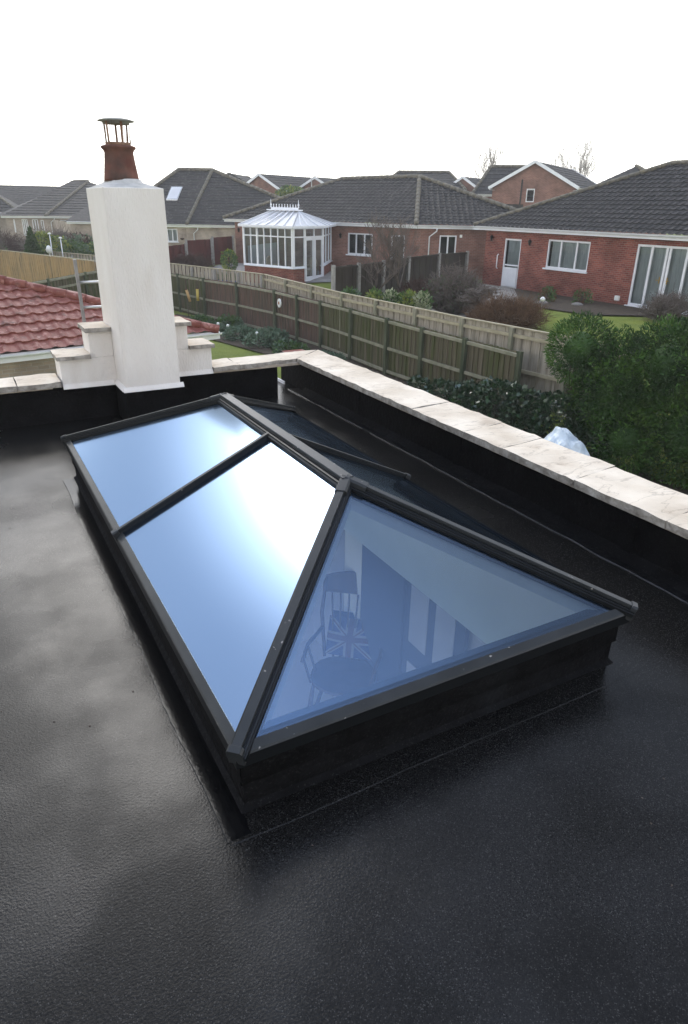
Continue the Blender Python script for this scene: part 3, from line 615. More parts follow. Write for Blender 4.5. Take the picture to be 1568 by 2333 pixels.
mb.build('cowl_strap', 'rust', chim)
mb = MB()
for k in range(30):
    t = 2*math.pi*k/30; mb.tube([(pc[0]+.092*math.cos(t), pc[1]+.092*math.sin(t), pc[2]+.24), (pc[0]+.092*math.cos(t), pc[1]+.092*math.sin(t), pc[2]+.38)], .0011, 4)
mb.build('cowl_mesh', 'rust', chim)
mb = MB(); mb.lathe((pc[0]+.003, pc[1], pc[2]+.372), [(.092,-.012),(.094,.0),(.128,.004),(.130,.008),(.09,.020),(.045,.028),(.0,.030)], 32); mb.build('cowl_cap', 'capgrey', chim)
# ladder behind the stack
lad = thing('ladder', 'grey metal ladder standing up behind the left of the chimney', 'ladder', (.60, 4.85, 3.3))
for x_ in (.47, .79):
    mb = MB(); mb.bar((x_+.02, 4.85, 3.2), (x_, 4.85, 4.57), .022, .05, (0,1,0)); mb.build('stile', 'ladder', lad)
for z_ in (3.4, 3.6, 3.8, 3.99, 4.19, 4.39):
    mb = MB(); mb.tube([(.47, 4.85, z_), (.79, 4.85, z_)], .011, 8); mb.build('rung', 'steel', lad)

# ================================================================ ROOF LANTERN
Lx, Ly, E0, RG = 1.6, 3.095, 3.605, 3.982
ya, yb, ymid = .8245, 2.2705, 1.555
ks = (RG-E0)/.8; ke = (RG-E0)/ya
lan = thing('roof_lantern', 'blue glazed roof lantern with grey aluminium bars on a black felted kerb', 'roof lantern', (.8, 1.5, RZ))
# kerb
mb = MB()
kc = [(.03,.04),(1.57,.04),(1.57,3.055),(.03,3.055)]
for i in range(4): feltface(mb, (*kc[i], 0), (*kc[(i+1) % 4], 0), RZ-.012, 3.545, 0, 20+i)
mb.build('kerb', 'upfelt', lan)
mb = MB()   # horizontal lap on the kerb and the fillet at its foot
lapz = 3.455
for i in range(4):
    a, b = Vector((*kc[i], 0)), Vector((*kc[(i+1) % 4], 0)); d = (b-a).normalized(); n_ = V(d.y,-d.x,0)
    a2, b2 = a-d*.008, b+d*.008; P = []; k = 60
    for j in range(k+1):
        q = a2.lerp(b2, j/k); zz = lapz + .006*noise.noise(V(j*.35, i*5, 0)) + .003*noise.noise(V(j*1.7, i, 3))
        P += [V(q.x+n_.x*.004, q.y+n_.y*.004, zz), V(q.x+n_.x*.011, q.y+n_.y*.011, zz+.005), V(q.x+n_.x*.009, q.y+n_.y*.009, 3.547)]
    mb.add(P, [(j*3+m_, j*3+3+m_, j*3+4+m_, j*3+1+m_) for j in range(k) for m_ in (0, 1)], 0, True)
mb.build('kerb_lap', 'upfelt', lan)
mb = MB(); Pf = []
for (x_, y_), (ix, iy) in zip(kc, ((-1,-1),(1,-1),(1,1),(-1,1))):
    Pf += [V(x_, y_, RZ+.02), V(x_+ix*.016, y_+iy*.016, RZ+.002)]
mb.add(Pf, [(2*k, 2*k+1, (2*k+3) % 8, (2*k+2) % 8) for k in range(4)])
mb.build('kerb_fillet', 'upfelt', lan)
ragged_strip((.02,3.06,0), (.02,-.05,0), .075, RZ+.0008, 'apron', 'kerb_apron', lan, .010, -1, 31, .0012)
ragged_strip((-.05,-.0,0), (1.63,-.0,0), .06, RZ+.0012, 'felt', 'kerb_apron', lan, .010, -1, 32, .0008)
# lining of the opening
mb = MB(); oc = [(.1,.1),(1.5,.1),(1.5,3.0),(.1,3.0)]
for i in range(4): mb.quad((*oc[i],3.075), (*oc[(i+1) % 4],3.075), (*oc[(i+1) % 4],3.58), (*oc[i],3.58))
mb.build('reveal_lining', 'upvc', lan)
mb = MB()
for i in range(4):
    a, b = oc[i], oc[(i+1) % 4]; k_ = kc[i], kc[(i+1) % 4]
    mb.quad((*a,3.545),(*b,3.545),(*k_[1],3.545),(*k_[0],3.545))
mb.build('kerb_top', 'darkwood', lan)
# eaves beams: mitred profile round the four sides
prof = [(.0,3.560),(.0,3.600),(.004,3.606),(.027,None),(.030,None),(.10,3.60),(.10,3.560)]
rc4 = [(0,0),(Lx,0),(Lx,Ly),(0,Ly)]
dirs = [((1,0),(0,1)),((0,1),(-1,0)),((-1,0),(0,-1)),((0,-1),(1,0))]
for i in range(4):
    k_ = ke if i % 2 == 0 else ks; mb = MB(); pf = []
    for a, z in prof:
        if z is None: z = E0+k_*a+(.006 if a < .029 else -.008)
        pf.append((a, z))
    Ps = []
    for cor in (i, (i+1) % 4):
        cx_, cy_ = rc4[cor]; ins = (1 if cx_ == 0 else -1, 1 if cy_ == 0 else -1)
        Ps += [V(cx_+ins[0]*a, cy_+ins[1]*a, z) for a, z in pf]
    n_ = len(pf); mb.add(Ps, [(j, n_+j, n_+(j+1) % n_, (j+1) % n_) for j in range(n_)] + [list(range(n_)), list(range(2*n_-1, n_-1, -1))])
    mb.m = [1, 0, 0, 1, 1, 1, 1, 1, 1]; mb.build('eaves_beam', ['alu','alu2'], lan)
r0, r1 = V(.8, ya, RG), V(.8, yb, RG)
def offset_poly(P, d):
    P = [Vector(p) for p in P]; nn = (P[1]-P[0]).cross(P[2]-P[0]).normalized(); n_ = len(P); out_ = []
    if nn.z < 0: nn = -nn
    c_ = sum(P, V(0,0,0))/n_; L_ = []
    for i in range(n_):
        a, b = P[i], P[(i+1) % n_]; e_ = (b-a).normalized(); s_ = nn.cross(e_)
        if s_.dot(c_-a) < 0: s_ = -s_
        L_.append((a+s_*d[i], e_))
    for i in range(n_):
        (a, e1), (b, e2) = L_[i-1], L_[i]; w = b-a; cr_ = e1.cross(e2); t = w.cross(e2).dot(cr_)/cr_.length_squared; out_.append(a+e1*t)
    return out_, nn
def pane(P, d, label=None):
    Q, nn = offset_poly(P, d); mb = MB(); T = [q-nn*.004 for q in Q]; B_ = [q-nn*.028 for q in Q]
    mb.add(T, [list(range(len(T)))]); mb.add(B_, [list(range(len(B_)))])
    o = mb.build('glass_pane', 'glass', lan)
    sp = MB(); n_ = len(Q); I, _ = offset_poly(P, [x+.012 for x in d])
    Ti = [q-nn*.0065 for q in I]; To = [q-nn*.0065 for q in Q]; Bo = [q-nn*.026 for q in Q]; Bi = [q-nn*.026 for q in I]
    sp.add(To+Ti+Bo+Bi, [(i, (i+1) % n_, n_+(i+1) % n_, n_+i) for i in range(n_)] + [(n_+i, n_+(i+1) % n_, 3*n_+(i+1) % n_, 3*n_+i) for i in range(n_)])
    sp.build('glazing_edge', 'alu2', o)
    if label: o['label'] = label
A_, B_, C_, D_ = V(0,0,E0), V(Lx,0,E0), V(Lx,Ly,E0), V(0,Ly,E0)
gl_, gr_, gt = V(0,ymid,E0), V(Lx,ymid,E0), V(.8,ymid,RG)
pane([A_, gl_, gt, r0], [0.03,0.012,0.034,0.026]); pane([gl_, D_, r1, gt], [0.03,0.03,0.034,0.012])
pane([B_, gr_, gt, r0], [0.03,0.012,0.034,0.026]); pane([gr_, C_, r1, gt], [0.03,0.03,0.034,0.012])
pane([A_, B_, r0], [0.03,0.03,0.026]); pane([C_, D_, r1], [0.03,0.03,0.026])
def twotone(root, p0, p1, base, cap_, name, parent):
    mb = MB(); mb.sweep(p0, p1, cap_, (0,0,1)); o = mb.build(name, 'alu', parent)
    mb = MB(); mb.sweep(p0, p1, base, (0,0,1)); mb.build('shaded_bar_base', 'alu2', o); return o  # black base paints the bar's shaded sides beside the paler cap
hp = [(-.030,-.012),(-.030,.003),(-.026,.005),(-.026,.011),(-.020,.013),(-.020,.018),(.020,.018),(.020,.013),(.026,.011),(.026,.005),(.030,.003),(.030,-.012)]
hcap = [(-.0145,.0175),(-.0145,.029),(-.0135,.030),(.0135,.030),(.0145,.029),(.0145,.0175)]
hp_old = [(-.036,-.012),(-.036,.004),(-.027,.010),(-.0265,.016),(-.021,.017),(-.0205,.024),(-.015,.030),(.015,.030),(.0205,.024),(.021,.017),(.0265,.016),(.027,.010),(.036,.004),(.036,-.012)]
for c_, r_, lab in ((A_, r0, None), (B_, r0, None), (C_, r1, None), (D_, r1, None)):
    d = (r_-c_).normalized(); hb = twotone(None, c_, r_+d*.01, hp, hcap, 'hip_bar', lan)
    mb = MB(); mb.sweep(c_-d*.004, c_+d*.018, [(-.024,-.03),(-.024,.026),(-.018,.0335),(.018,.0335),(.024,.026),(.024,-.03)], (0,0,1)); mb.build('end_cap', 'alu', hb, bevel=.001)
    mb = MB(); mb.sweep(r_-d*.085, r_+d*.012, [(-.025,.006),(-.025,.026),(-.018,.034),(.018,.034),(.025,.026),(.025,.006)], (0,0,1)); mb.build('ridge_hood', 'alu', hb, bevel=.001)
    mb = MB(); d2 = d; mb.sweep(c_+d*.12-V(0,0,.055), r_-V(0,0,.055), [(-.028,-.035),(-.028,.02),(.028,.02),(.028,-.035)], (0,0,1)); mb.build('inner_rafter', 'white', hb)
bp_ = [(a*.56, b*.75) for a, b in hp]; bcap = [(a*.66, b*.75) for a, b in hcap]
for c_ in (gl_, gr_):
    d = (gt-c_).normalized(); gb = twotone(None, c_, gt, bp_, bcap, 'glazing_bar', lan)
    mb = MB(); mb.sweep(c_-d*.010, c_+d*.02, [(-.02,-.03),(-.02,.02),(-.014,.026),(.014,.026),(.02,.02),(.02,-.03)], (0,0,1)); mb.build('end_cap', 'alu', gb, bevel=.001)
    mb = MB(); mb.sweep(c_+d*.10-V(0,0,.055), gt-V(0,0,.055), [(-.022,-.035),(-.022,.02),(.022,.02),(.022,-.035)], (0,0,1)); mb.build('inner_rafter', 'white', gb)
rp = [(-.042,-.020),(-.042,-.004),(-.036,.001),(-.036,.008),(-.029,.011),(-.029,.019),(.029,.019),(.029,.011),(.036,.008),(.036,.001),(.042,-.004),(.042,-.020)]
rcap = [(-.026,.0185),(-.026,.030),(-.024,.032),(.024,.032),(.026,.030),(.026,.0185)]
twotone(None, r0-V(0,.012,0), r1+V(0,.012,0), rp, rcap, 'ridge_bar', lan)
mb = MB(); mb.sweep(r0-V(0,0,.05), r1-V(0,0,.05), [(-.03,-.06),(-.03,.02),(.03,.02),(.03,-.06)], (0,0,1)); mb.build('ridge_beam', 'white', lan)

# rocking chair with cushion in the room below --------------------------------
ch = thing('rocking_chair', 'dark wooden spindle back rocking chair seen through the lantern glass', 'rocking chair', (2.06, 3.06, .5))
ca_ = R(222); CS = 1.2     # facing direction (towards the camera, a little to its left)
def L2W(x, y, z): # x right, y forward of the chair
    f = V(math.sin(ca_), math.cos(ca_), 0); r_ = V(f.y, -f.x, 0); return V(2.06,3.06,.5)+(r_*x+f*y+V(0,0,z))*CS
mb = MB(); P = []
for k in range(20):
    t = 2*math.pi*k/20; P.append(L2W(.25*math.cos(t)*(1+.12*abs(math.sin(t))), .23*math.sin(t), .42))
P2_ = [p+V(0,0,.035) for p in P]; mb.add(P+P2_, [list(range(20))[::-1], list(range(20,40))] + [(i,(i+1) % 20,20+(i+1) % 20,20+i) for i in range(20)]); mb.build('seat', 'darkwood', ch)
for sx in (-1, 1):
    mb = MB(); pts = [L2W(sx*.24, -.42+.84*i/12, .03+.16*((i/12-.5)**2)*2) for i in range(13)]; mb.tube(pts, .02, 6); mb.build('rocker', 'darkwood', ch)
    for fy in (.17, -.17):
        mb = MB(); mb.tube([L2W(sx*.20, fy*.9, .43), L2W(sx*.22, fy*1.05, .24), L2W(sx*.24, fy*1.2, .05)], [.017,.024,.015], 8); mb.build('leg', 'darkwood', ch)
    mb = MB(); mb.tube([L2W(sx*.2,-.19,.45), L2W(sx*.25,-.29,.8), L2W(sx*.23,-.36,1.08)], [.017,.02,.014], 8); mb.build('back_post', 'darkwood', ch)
    mb = MB(); mb.tube([L2W(sx*.235,-.25,.68), L2W(sx*.285,0,.68), L2W(sx*.27,.2,.665)], .019, 8); mb.build('arm', 'darkwood', ch)
    for fy in (.16, .02):
        mb = MB(); mb.tube([L2W(sx*.22,fy,.45), L2W(sx*.275,fy,.67)], .011, 6); mb.build('arm_spindle', 'darkwood', ch)
for i in range(6):
    x_ = (i-2.5)*.066; mb = MB(); mb.tube([L2W(x_*.8,-.2,.45), L2W(x_*1.05,-.32,.98)], .009, 6); mb.build('spindle', 'darkwood', ch)
mb = MB(); P = []
for i in range(13):
    x_ = -.255+.51*i/12; top_ = 1.14-.9*(x_*x_)+.0; P += [L2W(x_,-.335-.02*math.cos(x_*6),.96), L2W(x_,-.36-.02*math.cos(x_*6),top_), L2W(x_,-.382-.02*math.cos(x_*6),top_), L2W(x_,-.357-.02*math.cos(x_*6),.96)]
mb.add(P, [(i*4+j, i*4+4+j, i*4+4+(j+1) % 4, i*4+(j+1) % 4) for i in range(12) for j in range(4)] + [(0,1,2,3),(51,50,49,48)]); mb.build('top_rail', 'darkwood', ch)
cu = thing('cushion', 'cushion with red, white and navy flag crosses on the rocking chair', 'cushion', tuple(L2W(0,-.1,.46)))
def cush(mb, u0, v0, u1, v1, w, lift, n_=10):
    d = V(u1-u0, v1-v0, 0); L_ = d.length; d.normalize(); s_ = V(-d.y, d.x, 0); P = []
    for i in range(n_+1):
        for q in (-1, 1):
            c_ = V(u0, v0, 0)+d*(L_*i/n_)+s_*(q*w/2); u, v = max(-.19,min(.19,c_.x)), max(-.15,min(.15,c_.y)); b_ = .05*(1-(u/.2)**2)*(1-(v/.16)**2)
            P.append(L2W(u, -.16-.30*(v+.15)*.55/.3+b_*.9+lift, .50+(v+.15)*.85+b_*.35))
    mb.add(P, [(2*i, 2*i+1, 2*i+3, 2*i+2) for i in range(n_)], 0, True)
mb = MB()
for k in range(12): cush(mb, -.19, -.15+.3*(k+.5)/12, .19, -.15+.3*(k+.5)/12, .0255, 0, 12)
for s_ in (-1,):
    P = [L2W(a, -.24-.165*(b+.15)/.3, .50+(b+.15)*.85) for a, b in ((-.19,-.15),(.19,-.15),(.19,.15),(-.19,.15))]; mb.quad(*P)
mb.build('cover', 'navy', cu)
mb = MB(); cush(mb, -.19,-.15,.19,.15,.034,.004); cush(mb, -.19,.15,.19,-.15,.034,.0045); cush(mb, 0,-.15,0,.15,.085,.006); cush(mb, -.19,0,.19,0,.075,.0065); mb.build('white_cross', 'cloth_white', cu)
mb = MB(); cush(mb, 0,-.15,0,.15,.045,.009); cush(mb, -.19,0,.19,0,.04,.0095); cush(mb, -.19,-.15,.19,.15,.010,.0075); cush(mb, -.19,.15,.19,-.15,.010,.008); mb.build('red_cross', 'felt_red', cu)
# bits of grit, leaf and mortar crumbs lying about on the felt
mb = MB(); rnd = random.Random(3)
for k in range(90):
    x_, y_ = rnd.uniform(-.9, 2.3), rnd.uniform(-.8, 4.3)
    if -.02 < x_ < 1.62 and -.05 < y_ < 3.15: continue
    s_ = rnd.uniform(.002, .006); a_ = rnd.uniform(0, 3); c_ = V(x_, y_, RZ+undul(x_, y_)+.001); d1 = V(math.cos(a_), math.sin(a_), 0)*s_; d2 = V(-d1.y, d1.x, 0)*rnd.uniform(.3,.9)
    mb.add([c_-d1, c_-d2, c_+d1, c_+d2, c_+V(0,0,s_*.5)], [(0,1,4),(1,2,4),(2,3,4),(3,0,4)])
tag(mb.build('grit', 'bark'), kind='stuff')
# ================================================================ TERRAIN
G2 = 1.5
FL_ = [(12.6,6.0),(12.35,10.5),(11.85,14.0),(11.5,20.4),(11.65,27.9),(9.4,35.2),(7.0,41.9),(5.2,46.1),(2.5,52.5),(-6,70)]   # pale upper fence line
def dist_beyond(x, y):
    """signed distance beyond the upper fence (positive = neighbours' side)"""
    best = 1e9; sg = 1
    for a, b in zip(FL_[:-1], FL_[1:]):
        dx, dy = b[0]-a[0], b[1]-a[1]; L2 = dx*dx+dy*dy; t = max(0, min(1, ((x-a[0])*dx+(y-a[1])*dy)/L2)); d = math.hypot(x-a[0]-t*dx, y-a[1]-t*dy)
        if d < best: best = d; sg = 1 if (dx*(y-a[1])-dy*(x-a[0])) < 0 else -1
    return best*sg
def hgt(x, y):
    d = dist_beyond(x, y)
    if d <= 0.02: return 0.0
    t = min(1, d/7.0); t = t*t*(3-2*t)
    return .55*min(1, (d-.02)/.25) + .95*t
mb = MB()
xs = sorted(set([-600,-300,-150,-80,-50,-30,-20,-14,-10] + [-8+.5*i for i in range(90)] + [37+i*3 for i in range(12)] + [80,100,130,170,230,320,450,700,1000]))
ysn = sorted(set([-600,-300,-150,-80,-40,-20,-10,-4] + [-3+.6*i for i in range(100)] + [57+i*3 for i in range(12)] + [100,120,150,190,240,320,450,700,1000,1500]))
P = [V(x, y, hgt(x, y)+.02*noise.noise(V(x*.6, y*.6, 0))*(1 if abs(x) < 60 else 0)) for y in ysn for x in xs]; w_ = len(xs)
mb.add(P, [(j*w_+i, j*w_+i+1, (j+1)*w_+i+1, (j+1)*w_+i) for j in range(len(ysn)-1) for i in range(w_-1)], 0, True)
struct(mb, 'ground', 'grass')
def patch(name, poly, matn, lift=.03, st=.5):
    """a bed or paved patch laid just above the ground"""
    x0 = min(p[0] for p in poly); x1 = max(p[0] for p in poly); y0 = min(p[1] for p in poly); y1 = max(p[1] for p in poly)
    bm = bmesh.new(); nx = int((x1-x0)/st)+1; ny = int((y1-y0)/st)+1
    g = [[bm.verts.new((x0+i*st, y0+j*st, hgt(x0+i*st, y0+j*st)+lift+.02)) for i in range(nx+1)] for j in range(ny+1)]
    for j in range(ny):
        for i in range(nx): bm.faces.new((g[j][i], g[j][i+1], g[j+1][i+1], g[j+1][i]))
    n_ = len(poly); c_ = (sum(p[0] for p in poly)/n_, sum(p[1] for p in poly)/n_)
    for i in range(n_):
        p, q = poly[i], poly[(i+1) % n_]; nn = (q[1]-p[1], -(q[0]-p[0]))
        if (c_[0]-p[0])*nn[0]+(c_[1]-p[1])*nn[1] > 0: nn = (-nn[0], -nn[1])
        bmesh.ops.bisect_plane(bm, geom=bm.verts[:]+bm.edges[:]+bm.faces[:], plane_co=(*p, 0), plane_no=(*nn, 0), clear_outer=True)
    bm.verts.index_update(); mb = MB(); mb.add([v.co.copy() for v in bm.verts], [[v.index for v in f.verts] for f in bm.faces], 0, True); bm.free()
    if mb.v: return struct(mb, name, matn)
patch('flower_bed', [(8.2,24.6),(9.6,19.5),(10.4,16.0),(11.4,16.0),(11.4,25.4),(10.2,29),(9.4,33.4),(7.6,30.5)], 'soil')
patch('flower_bed', [(9.6,4),(11.4,4),(11.4,16.0),(9.0,16.0)], 'soil', .032)
patch('garden_path', [(14.5,19.5),(17.5,17.6),(22.9,24.2),(22.9,27.2),(18.5,25)], 'pathmat', .035)
patch('flower_bed', [(19.5,16.5),(22.95,14.5),(22.95,26.5),(19.0,20.5)], 'soil', .03)
patch('patio', [(9.8,37.5),(13.6,33.8),(15.5,30),(21,30.5),(16,43)], 'pathmat', .035)

# ================================================================ FENCES
def panel_fence(root, pts, zt, z0f, side=1, boards='greenfence', rail='rail', post='greenpost', bw=.10, rails=(.95,.5,.1), bdepth=.02, alt=None, cap=None, posts_above=.03, postw=.10, overlap=.012, gap=0, railside=1, raised=None):
    """close boarded fence: pts = posts in plan; zt = top height(s); z0f = foot height function"""
    for k, (a, b) in enumerate(zip(pts[:-1], pts[1:])):
        a_, b_ = V(*a, 0), V(*b, 0); d = (b_-a_).normalized(); n_ = V(d.y, -d.x, 0)*side; L_ = (b_-a_).length; az = math.atan2(d.y, d.x)
        za, zb = (zt[k], zt[k+1]) if hasattr(zt, '__len__') else (zt, zt)
        mb = MB(); n = max(1, int(L_/bw)); z0 = z0f((a[0]+b[0])/2, (a[1]+b[1])/2)
        for i in range(n):
            u = (i+.5)/n; c_ = a_.lerp(b_, u) - n_*(.045+.022*(i % 2)); h_ = za+(zb-za)*u - .01 + random.uniform(-.012,.012)
            mb.box((c_.x, c_.y, (z0+h_)/2), (L_/n-gap+(.0 if gap else .006), bdepth, h_-z0), az)
        mt = boards if not alt else alt[k % len(alt)]
        mb.build('boards', mt, root)
        for r_ in rails:
            zr_a = z0+(za-z0)*r_; zr_b = z0+(zb-z0)*r_; rb = MB(); off = n_*(.0*railside)
            rb.bar(a_+off+V(0,0,zr_a)+d*.05, b_+off+V(0,0,zr_b)-d*.05, .055, .085); rb.build('rail', rail, root)
        if cap:
            cb = MB(); cb.bar(a_-n_*.03+V(0,0,za+.015), b_-n_*.03+V(0,0,zb+.015), .085, .03); cb.build('capping_rail', cap, root)
    for k, a in enumerate(pts):
        zz = zt[k] if hasattr(zt, '__len__') else zt; mb = MB(); d = V(*(pts[min(k+1,len(pts)-1)]),0)-V(*(pts[max(k-1,0)]),0); az = math.atan2(d.y, d.x); n_ = V(d.y,-d.x,0).normalized()*side
        z0 = z0f(a[0]-.3, a[1]); mb.box((a[0]+n_.x*.03, a[1]+n_.y*.03, (z0+zz+posts_above)/2), (postw, postw+.03, zz+posts_above-z0)); mb.build('post', post, root)
gfp = [(11.5,11.2),(11.45,13.3),(11.4,15.25),(11.32,17.07),(11.37,19.48),(11.38,21.79),(11.25,23.59),(11.03,25.29),(10.48,28.2),(9.83,30.8),(9.41,33.5),(8.9,36.0)]
zero = lambda x, y: -.02
gf = thing('garden_fence', 'green stained close boarded fence with three rails along the lawn', 'fence', (11.2, 20, 0))
panel_fence(gf, gfp, [1.78,1.78,1.78,1.80,1.80,1.78,1.80,1.84,1.86,1.84,1.82,1.8], zero, side=-1, alt=['greenfence','greenfence','greenfence','greenfence','greenfence','redfence','redfence','redfence','redfence','greenfence','greenfence'])
gl2 = thing('boundary_fence', 'green mossy fence piece just left of the chimney, behind the red roof', 'fence', (4.5, 31.8, 0))
panel_fence(gl2, [(1.2,27.8),(3.0,30.2),(4.9,32.8),(6.2,34.5)], 2.08, zero, side=1, rails=(.97,.8,.3), bw=.12)
uf = thing('upper_fence', 'pale weathered upper fence with a light capping rail, behind the green fence', 'fence', (11.6, 25, .5))
up_pts = []
for a, b, n in (((12.5,8.6),(11.85,14.0),3),((11.85,14.0),(11.5,20.4),3),((11.5,20.4),(11.65,27.9),3)):
    for i in range(n): up_pts.append((a[0]+(b[0]-a[0])*i/n, a[1]+(b[1]-a[1])*i/n))
up_pts.append((11.65,27.9))
panel_fence(uf, up_pts, 2.2, lambda x, y: .3, side=-1, boards='palefence', rail='palerail', post='rail', rails=(.90,.45), cap='palerail', bw=.15, postw=.09, posts_above=.0)
pf = thing('picket_fence', 'pale spaced board fence with light cap running behind the chimney', 'fence', (9, 37, .5))
pk = [(11.62,28.0),(11.15,29.7),(10.6,31.4),(10.05,33.2),(9.4,35.2),(8.6,37.4),(7.8,39.6),(7.0,41.9),(6.1,44.0),(5.2,46.1)]
panel_fence(pf, pk, 2.2, lambda x, y: .3, side=-1, boards='palefence', rail='redfence', post='concrete', rails=(.6,), cap='palerail', bw=.155, gap=.055, postw=.10, posts_above=-.06, railside=-1)
gd = thing('golden_fence', 'golden brown weathered wooden fence behind the red tiled roof', 'fence', (4, 40, 0))
panel_fence(gd, [(.2,50.9),(.95,48.8),(1.65,46.8),(2.35,44.8),(3.05,42.8),(3.75,40.8),(4.45,38.8),(5.15,36.8),(5.8,34.9)], 2.4, lambda x, y: 0, side=-1, boards='goldfence', rail='goldfence', post='goldfence', rails=(.9,), cap='palerail', bw=.12, posts_above=-.04, railside=-1)
hz = lambda x, y: hgt(x, y)-.03
mf = thing('maroon_fence', 'low maroon stained panel fence with grey posts beside the buff bungalow', 'fence', (13, 41, 1))
panel_fence(mf, [(10.2,38.25),(11.95,40.55)], 2.85, hz, boards='maroonfence', rail='maroonfence', post='concrete', rails=(.5,), bw=.5, posts_above=.06)
panel_fence(mf, [(12.05,40.65),(14.1,42.2)], 3.03, hz, boards='maroonfence', rail='maroonfence', post='concrete', rails=(.5,), bw=.5, posts_above=.06)
panel_fence(mf, [(14.2,42.25),(16.0,43.5)], 3.12, hz, boards='maroonfence', rail='maroonfence', post='concrete', rails=(.5,), bw=.5, posts_above=.06)
df = thing('dark_fence', 'dark brown panel fence with concrete posts between two back gardens', 'fence', (17, 24.5, 1))
panel_fence(df, [(11.75,21.6),(13.2,22.25),(14.9,23.2),(17.37,25.07),(20.09,26.54),(22.45,27.4)], 3.0, hz, side=1, boards='darkfence', rail='darkfence', post='concrete', rails=(.97,), bw=.3, posts_above=.05, postw=.11)

# ================================================================ RED TILED ROOF next to us
rh = thing('red_roofed_building', 'low building with red concrete roof tiles and white gutter behind the chimney', 'building', (1, 14, 0))
ea, eb = V(-3.4,12.45,2.32), V(4.72,13.9,2.32); ud = (eb-ea).normalized(); nd = V(-ud.y, ud.x, 0)
sl = .42
hipt = eb - ud*7.2 + nd*4.7; hipt.z = 2.32+4.7*sl
rtop = ea+nd*4.7 - ud*1; rtop.z = hipt.z
f = facet([tuple(ea-ud*2), tuple(eb), tuple(hipt), tuple(rtop-ud*1)], tuple(ea), tuple(eb), roll=.30, rollh=.03, row=.33, step=.036, ncol=10)
f.build('roof', 'redtile', rh)
ridge_line(rh, [(eb+V(0,0,.05), hipt+V(0,0,.07)), (hipt+V(0,0,.07), rtop+V(0,0,.07))], .105, 'redtile', 'hip_tile')
bk = eb + nd*7; bk2 = hipt + nd*3; bk.z = 2.32
mb = MB(); mb.quad(eb, eb+nd*9.4-ud*.0, hipt); mb.quad(hipt, eb+nd*9.4, ea+nd*9.4-ud*2, rtop); mb.build('rear_roof', 'redtile', rh)
gutter(rh, [ea-ud*2, eb+ud*.05], 2.33)
mb = MB(); cA = ea+nd*.45-ud*2; cB = eb+nd*.45-ud*.45; mb.prism([(cA.x,cA.y),(cB.x,cB.y),(cB.x+nd.x*8,cB.y+nd.y*8),(cA.x+nd.x*8,cA.y+nd.y*8)], 0, 2.16); mb.build('wall', 'beigebrick', rh)

# ================================================================ HOUSES
def house_windows(): pass
# --- right bungalow
rb = thing('red_brick_bungalow', 'red brick bungalow at the right with white patio doors and dark tiled roof', 'bungalow', (26, 20, G2))
w = Wall((23.0,26.7), (23.0,8.0), G2-.1, 4.06)
S_ = lambda y: 26.7-y
w.window(rb, S_(25.3), S_(24.17), G2+.02, 3.72, trans=((2.55, S_(25.3)+.1, S_(24.17)-.1),), sill=False, curtain=((S_(25.2), S_(24.27)),), name='back_door', label='white back door with a tall glazed upper panel')
w.window(rb, S_(22.46), S_(20.04), 2.62, 3.80, mull=(S_(21.68), S_(20.78)), curtain=((S_(22.4), S_(20.1)),))
fw4 = w.window(rb, S_(17.70), S_(14.9), 1.58, 3.84, mull=(S_(17.02), S_(16.36), S_(16.22), S_(15.5)), sill=True, curtain=((S_(17.66), S_(14.95)),), fw_=.085, label='white patio doors with vertical blinds and brass handles')
mb = MB()
for y_ in (16.46, 16.12): mb.tube([w.P(S_(y_), 2.62, 0), w.P(S_(y_), 2.62, .05), w.P(S_(y_)+(.12 if y_ < 16.2 else -.12), 2.62, .05)], .014, 6); mb.box(w.P(S_(y_), 2.62, -.01), (.04, .012, .24), R(-90))
mb.build('door_handle', 'brass', fw4)
mb = MB(); w.mesh(mb); w2 = Wall((30.5,26.7),(23.0,26.7), G2-.1, 4.06); w2.mesh(mb); mb.build('wall', 'redbrick', rb)
mb = MB(); mb.box((23.0, 24.73, 2.02), (.06, .94, .86)); mb.build('door_panel', 'upvc', rb)
mb = MB(); mb.quad((23.9,26.6,G2),(23.9,8,G2),(23.9,8,4.05),(23.9,26.6,4.05)); mb.build('inner_wall', 'darkroom', rb)  # dark backing sheet painted as the indoor shade behind the windows
RBe = [(22.62,27.35,4.2),(22.62,7.5,4.2),(27.05,7.5,6.78),(27.05,20.0,6.78)]
facet(RBe, (22.62,27.35,4.2), (22.62,7.5,4.2)).build('roof', 'tile', rb)
mb = MB(); mb.quad((22.62,27.35,4.2),(27.05,20.0,6.78),(31.5,27.35,4.2)); mb.quad((27.05,20,6.78),(27.05,7.5,6.78),(31.5,7.5,4.2),(31.5,27.35,4.2)); mb.build('rear_roof', 'tile', rb)
ridge_line(rb, [((22.66,27.3,4.27),(27.05,20.0,6.86)),((27.05,20.0,6.86),(27.05,7.5,6.86))], .10, 'hiptile')
gutter(rb, [(22.62,27.4),(22.62,7.5)], 4.22); gutter(rb, [(31,27.35),(22.6,27.35)], 4.22)
wall_lamp(w, S_(26.15), 3.68, 'small black wall lamp at the left end of the right bungalow, by its back door'); wall_lamp(w, S_(23.5), 3.6, 'small black wall lamp between back door and window of the right bungalow')
mb = MB(); mb.box(w.P(S_(18.2), 1.78, .05), (.20,.10,.18), R(-90)); mb.build('vent_cover', 'lampglass', rb, bevel=.01)
mb = MB(); mb.tube([w.P(S_(25.6), 2.35, .05), w.P(S_(25.6), 2.4, .12), w.P(S_(25.6), 2.95, .12), w.P(S_(25.6), 3.0, .05)], .025, 8); mb.build('grab_rail', 'upvc', rb)

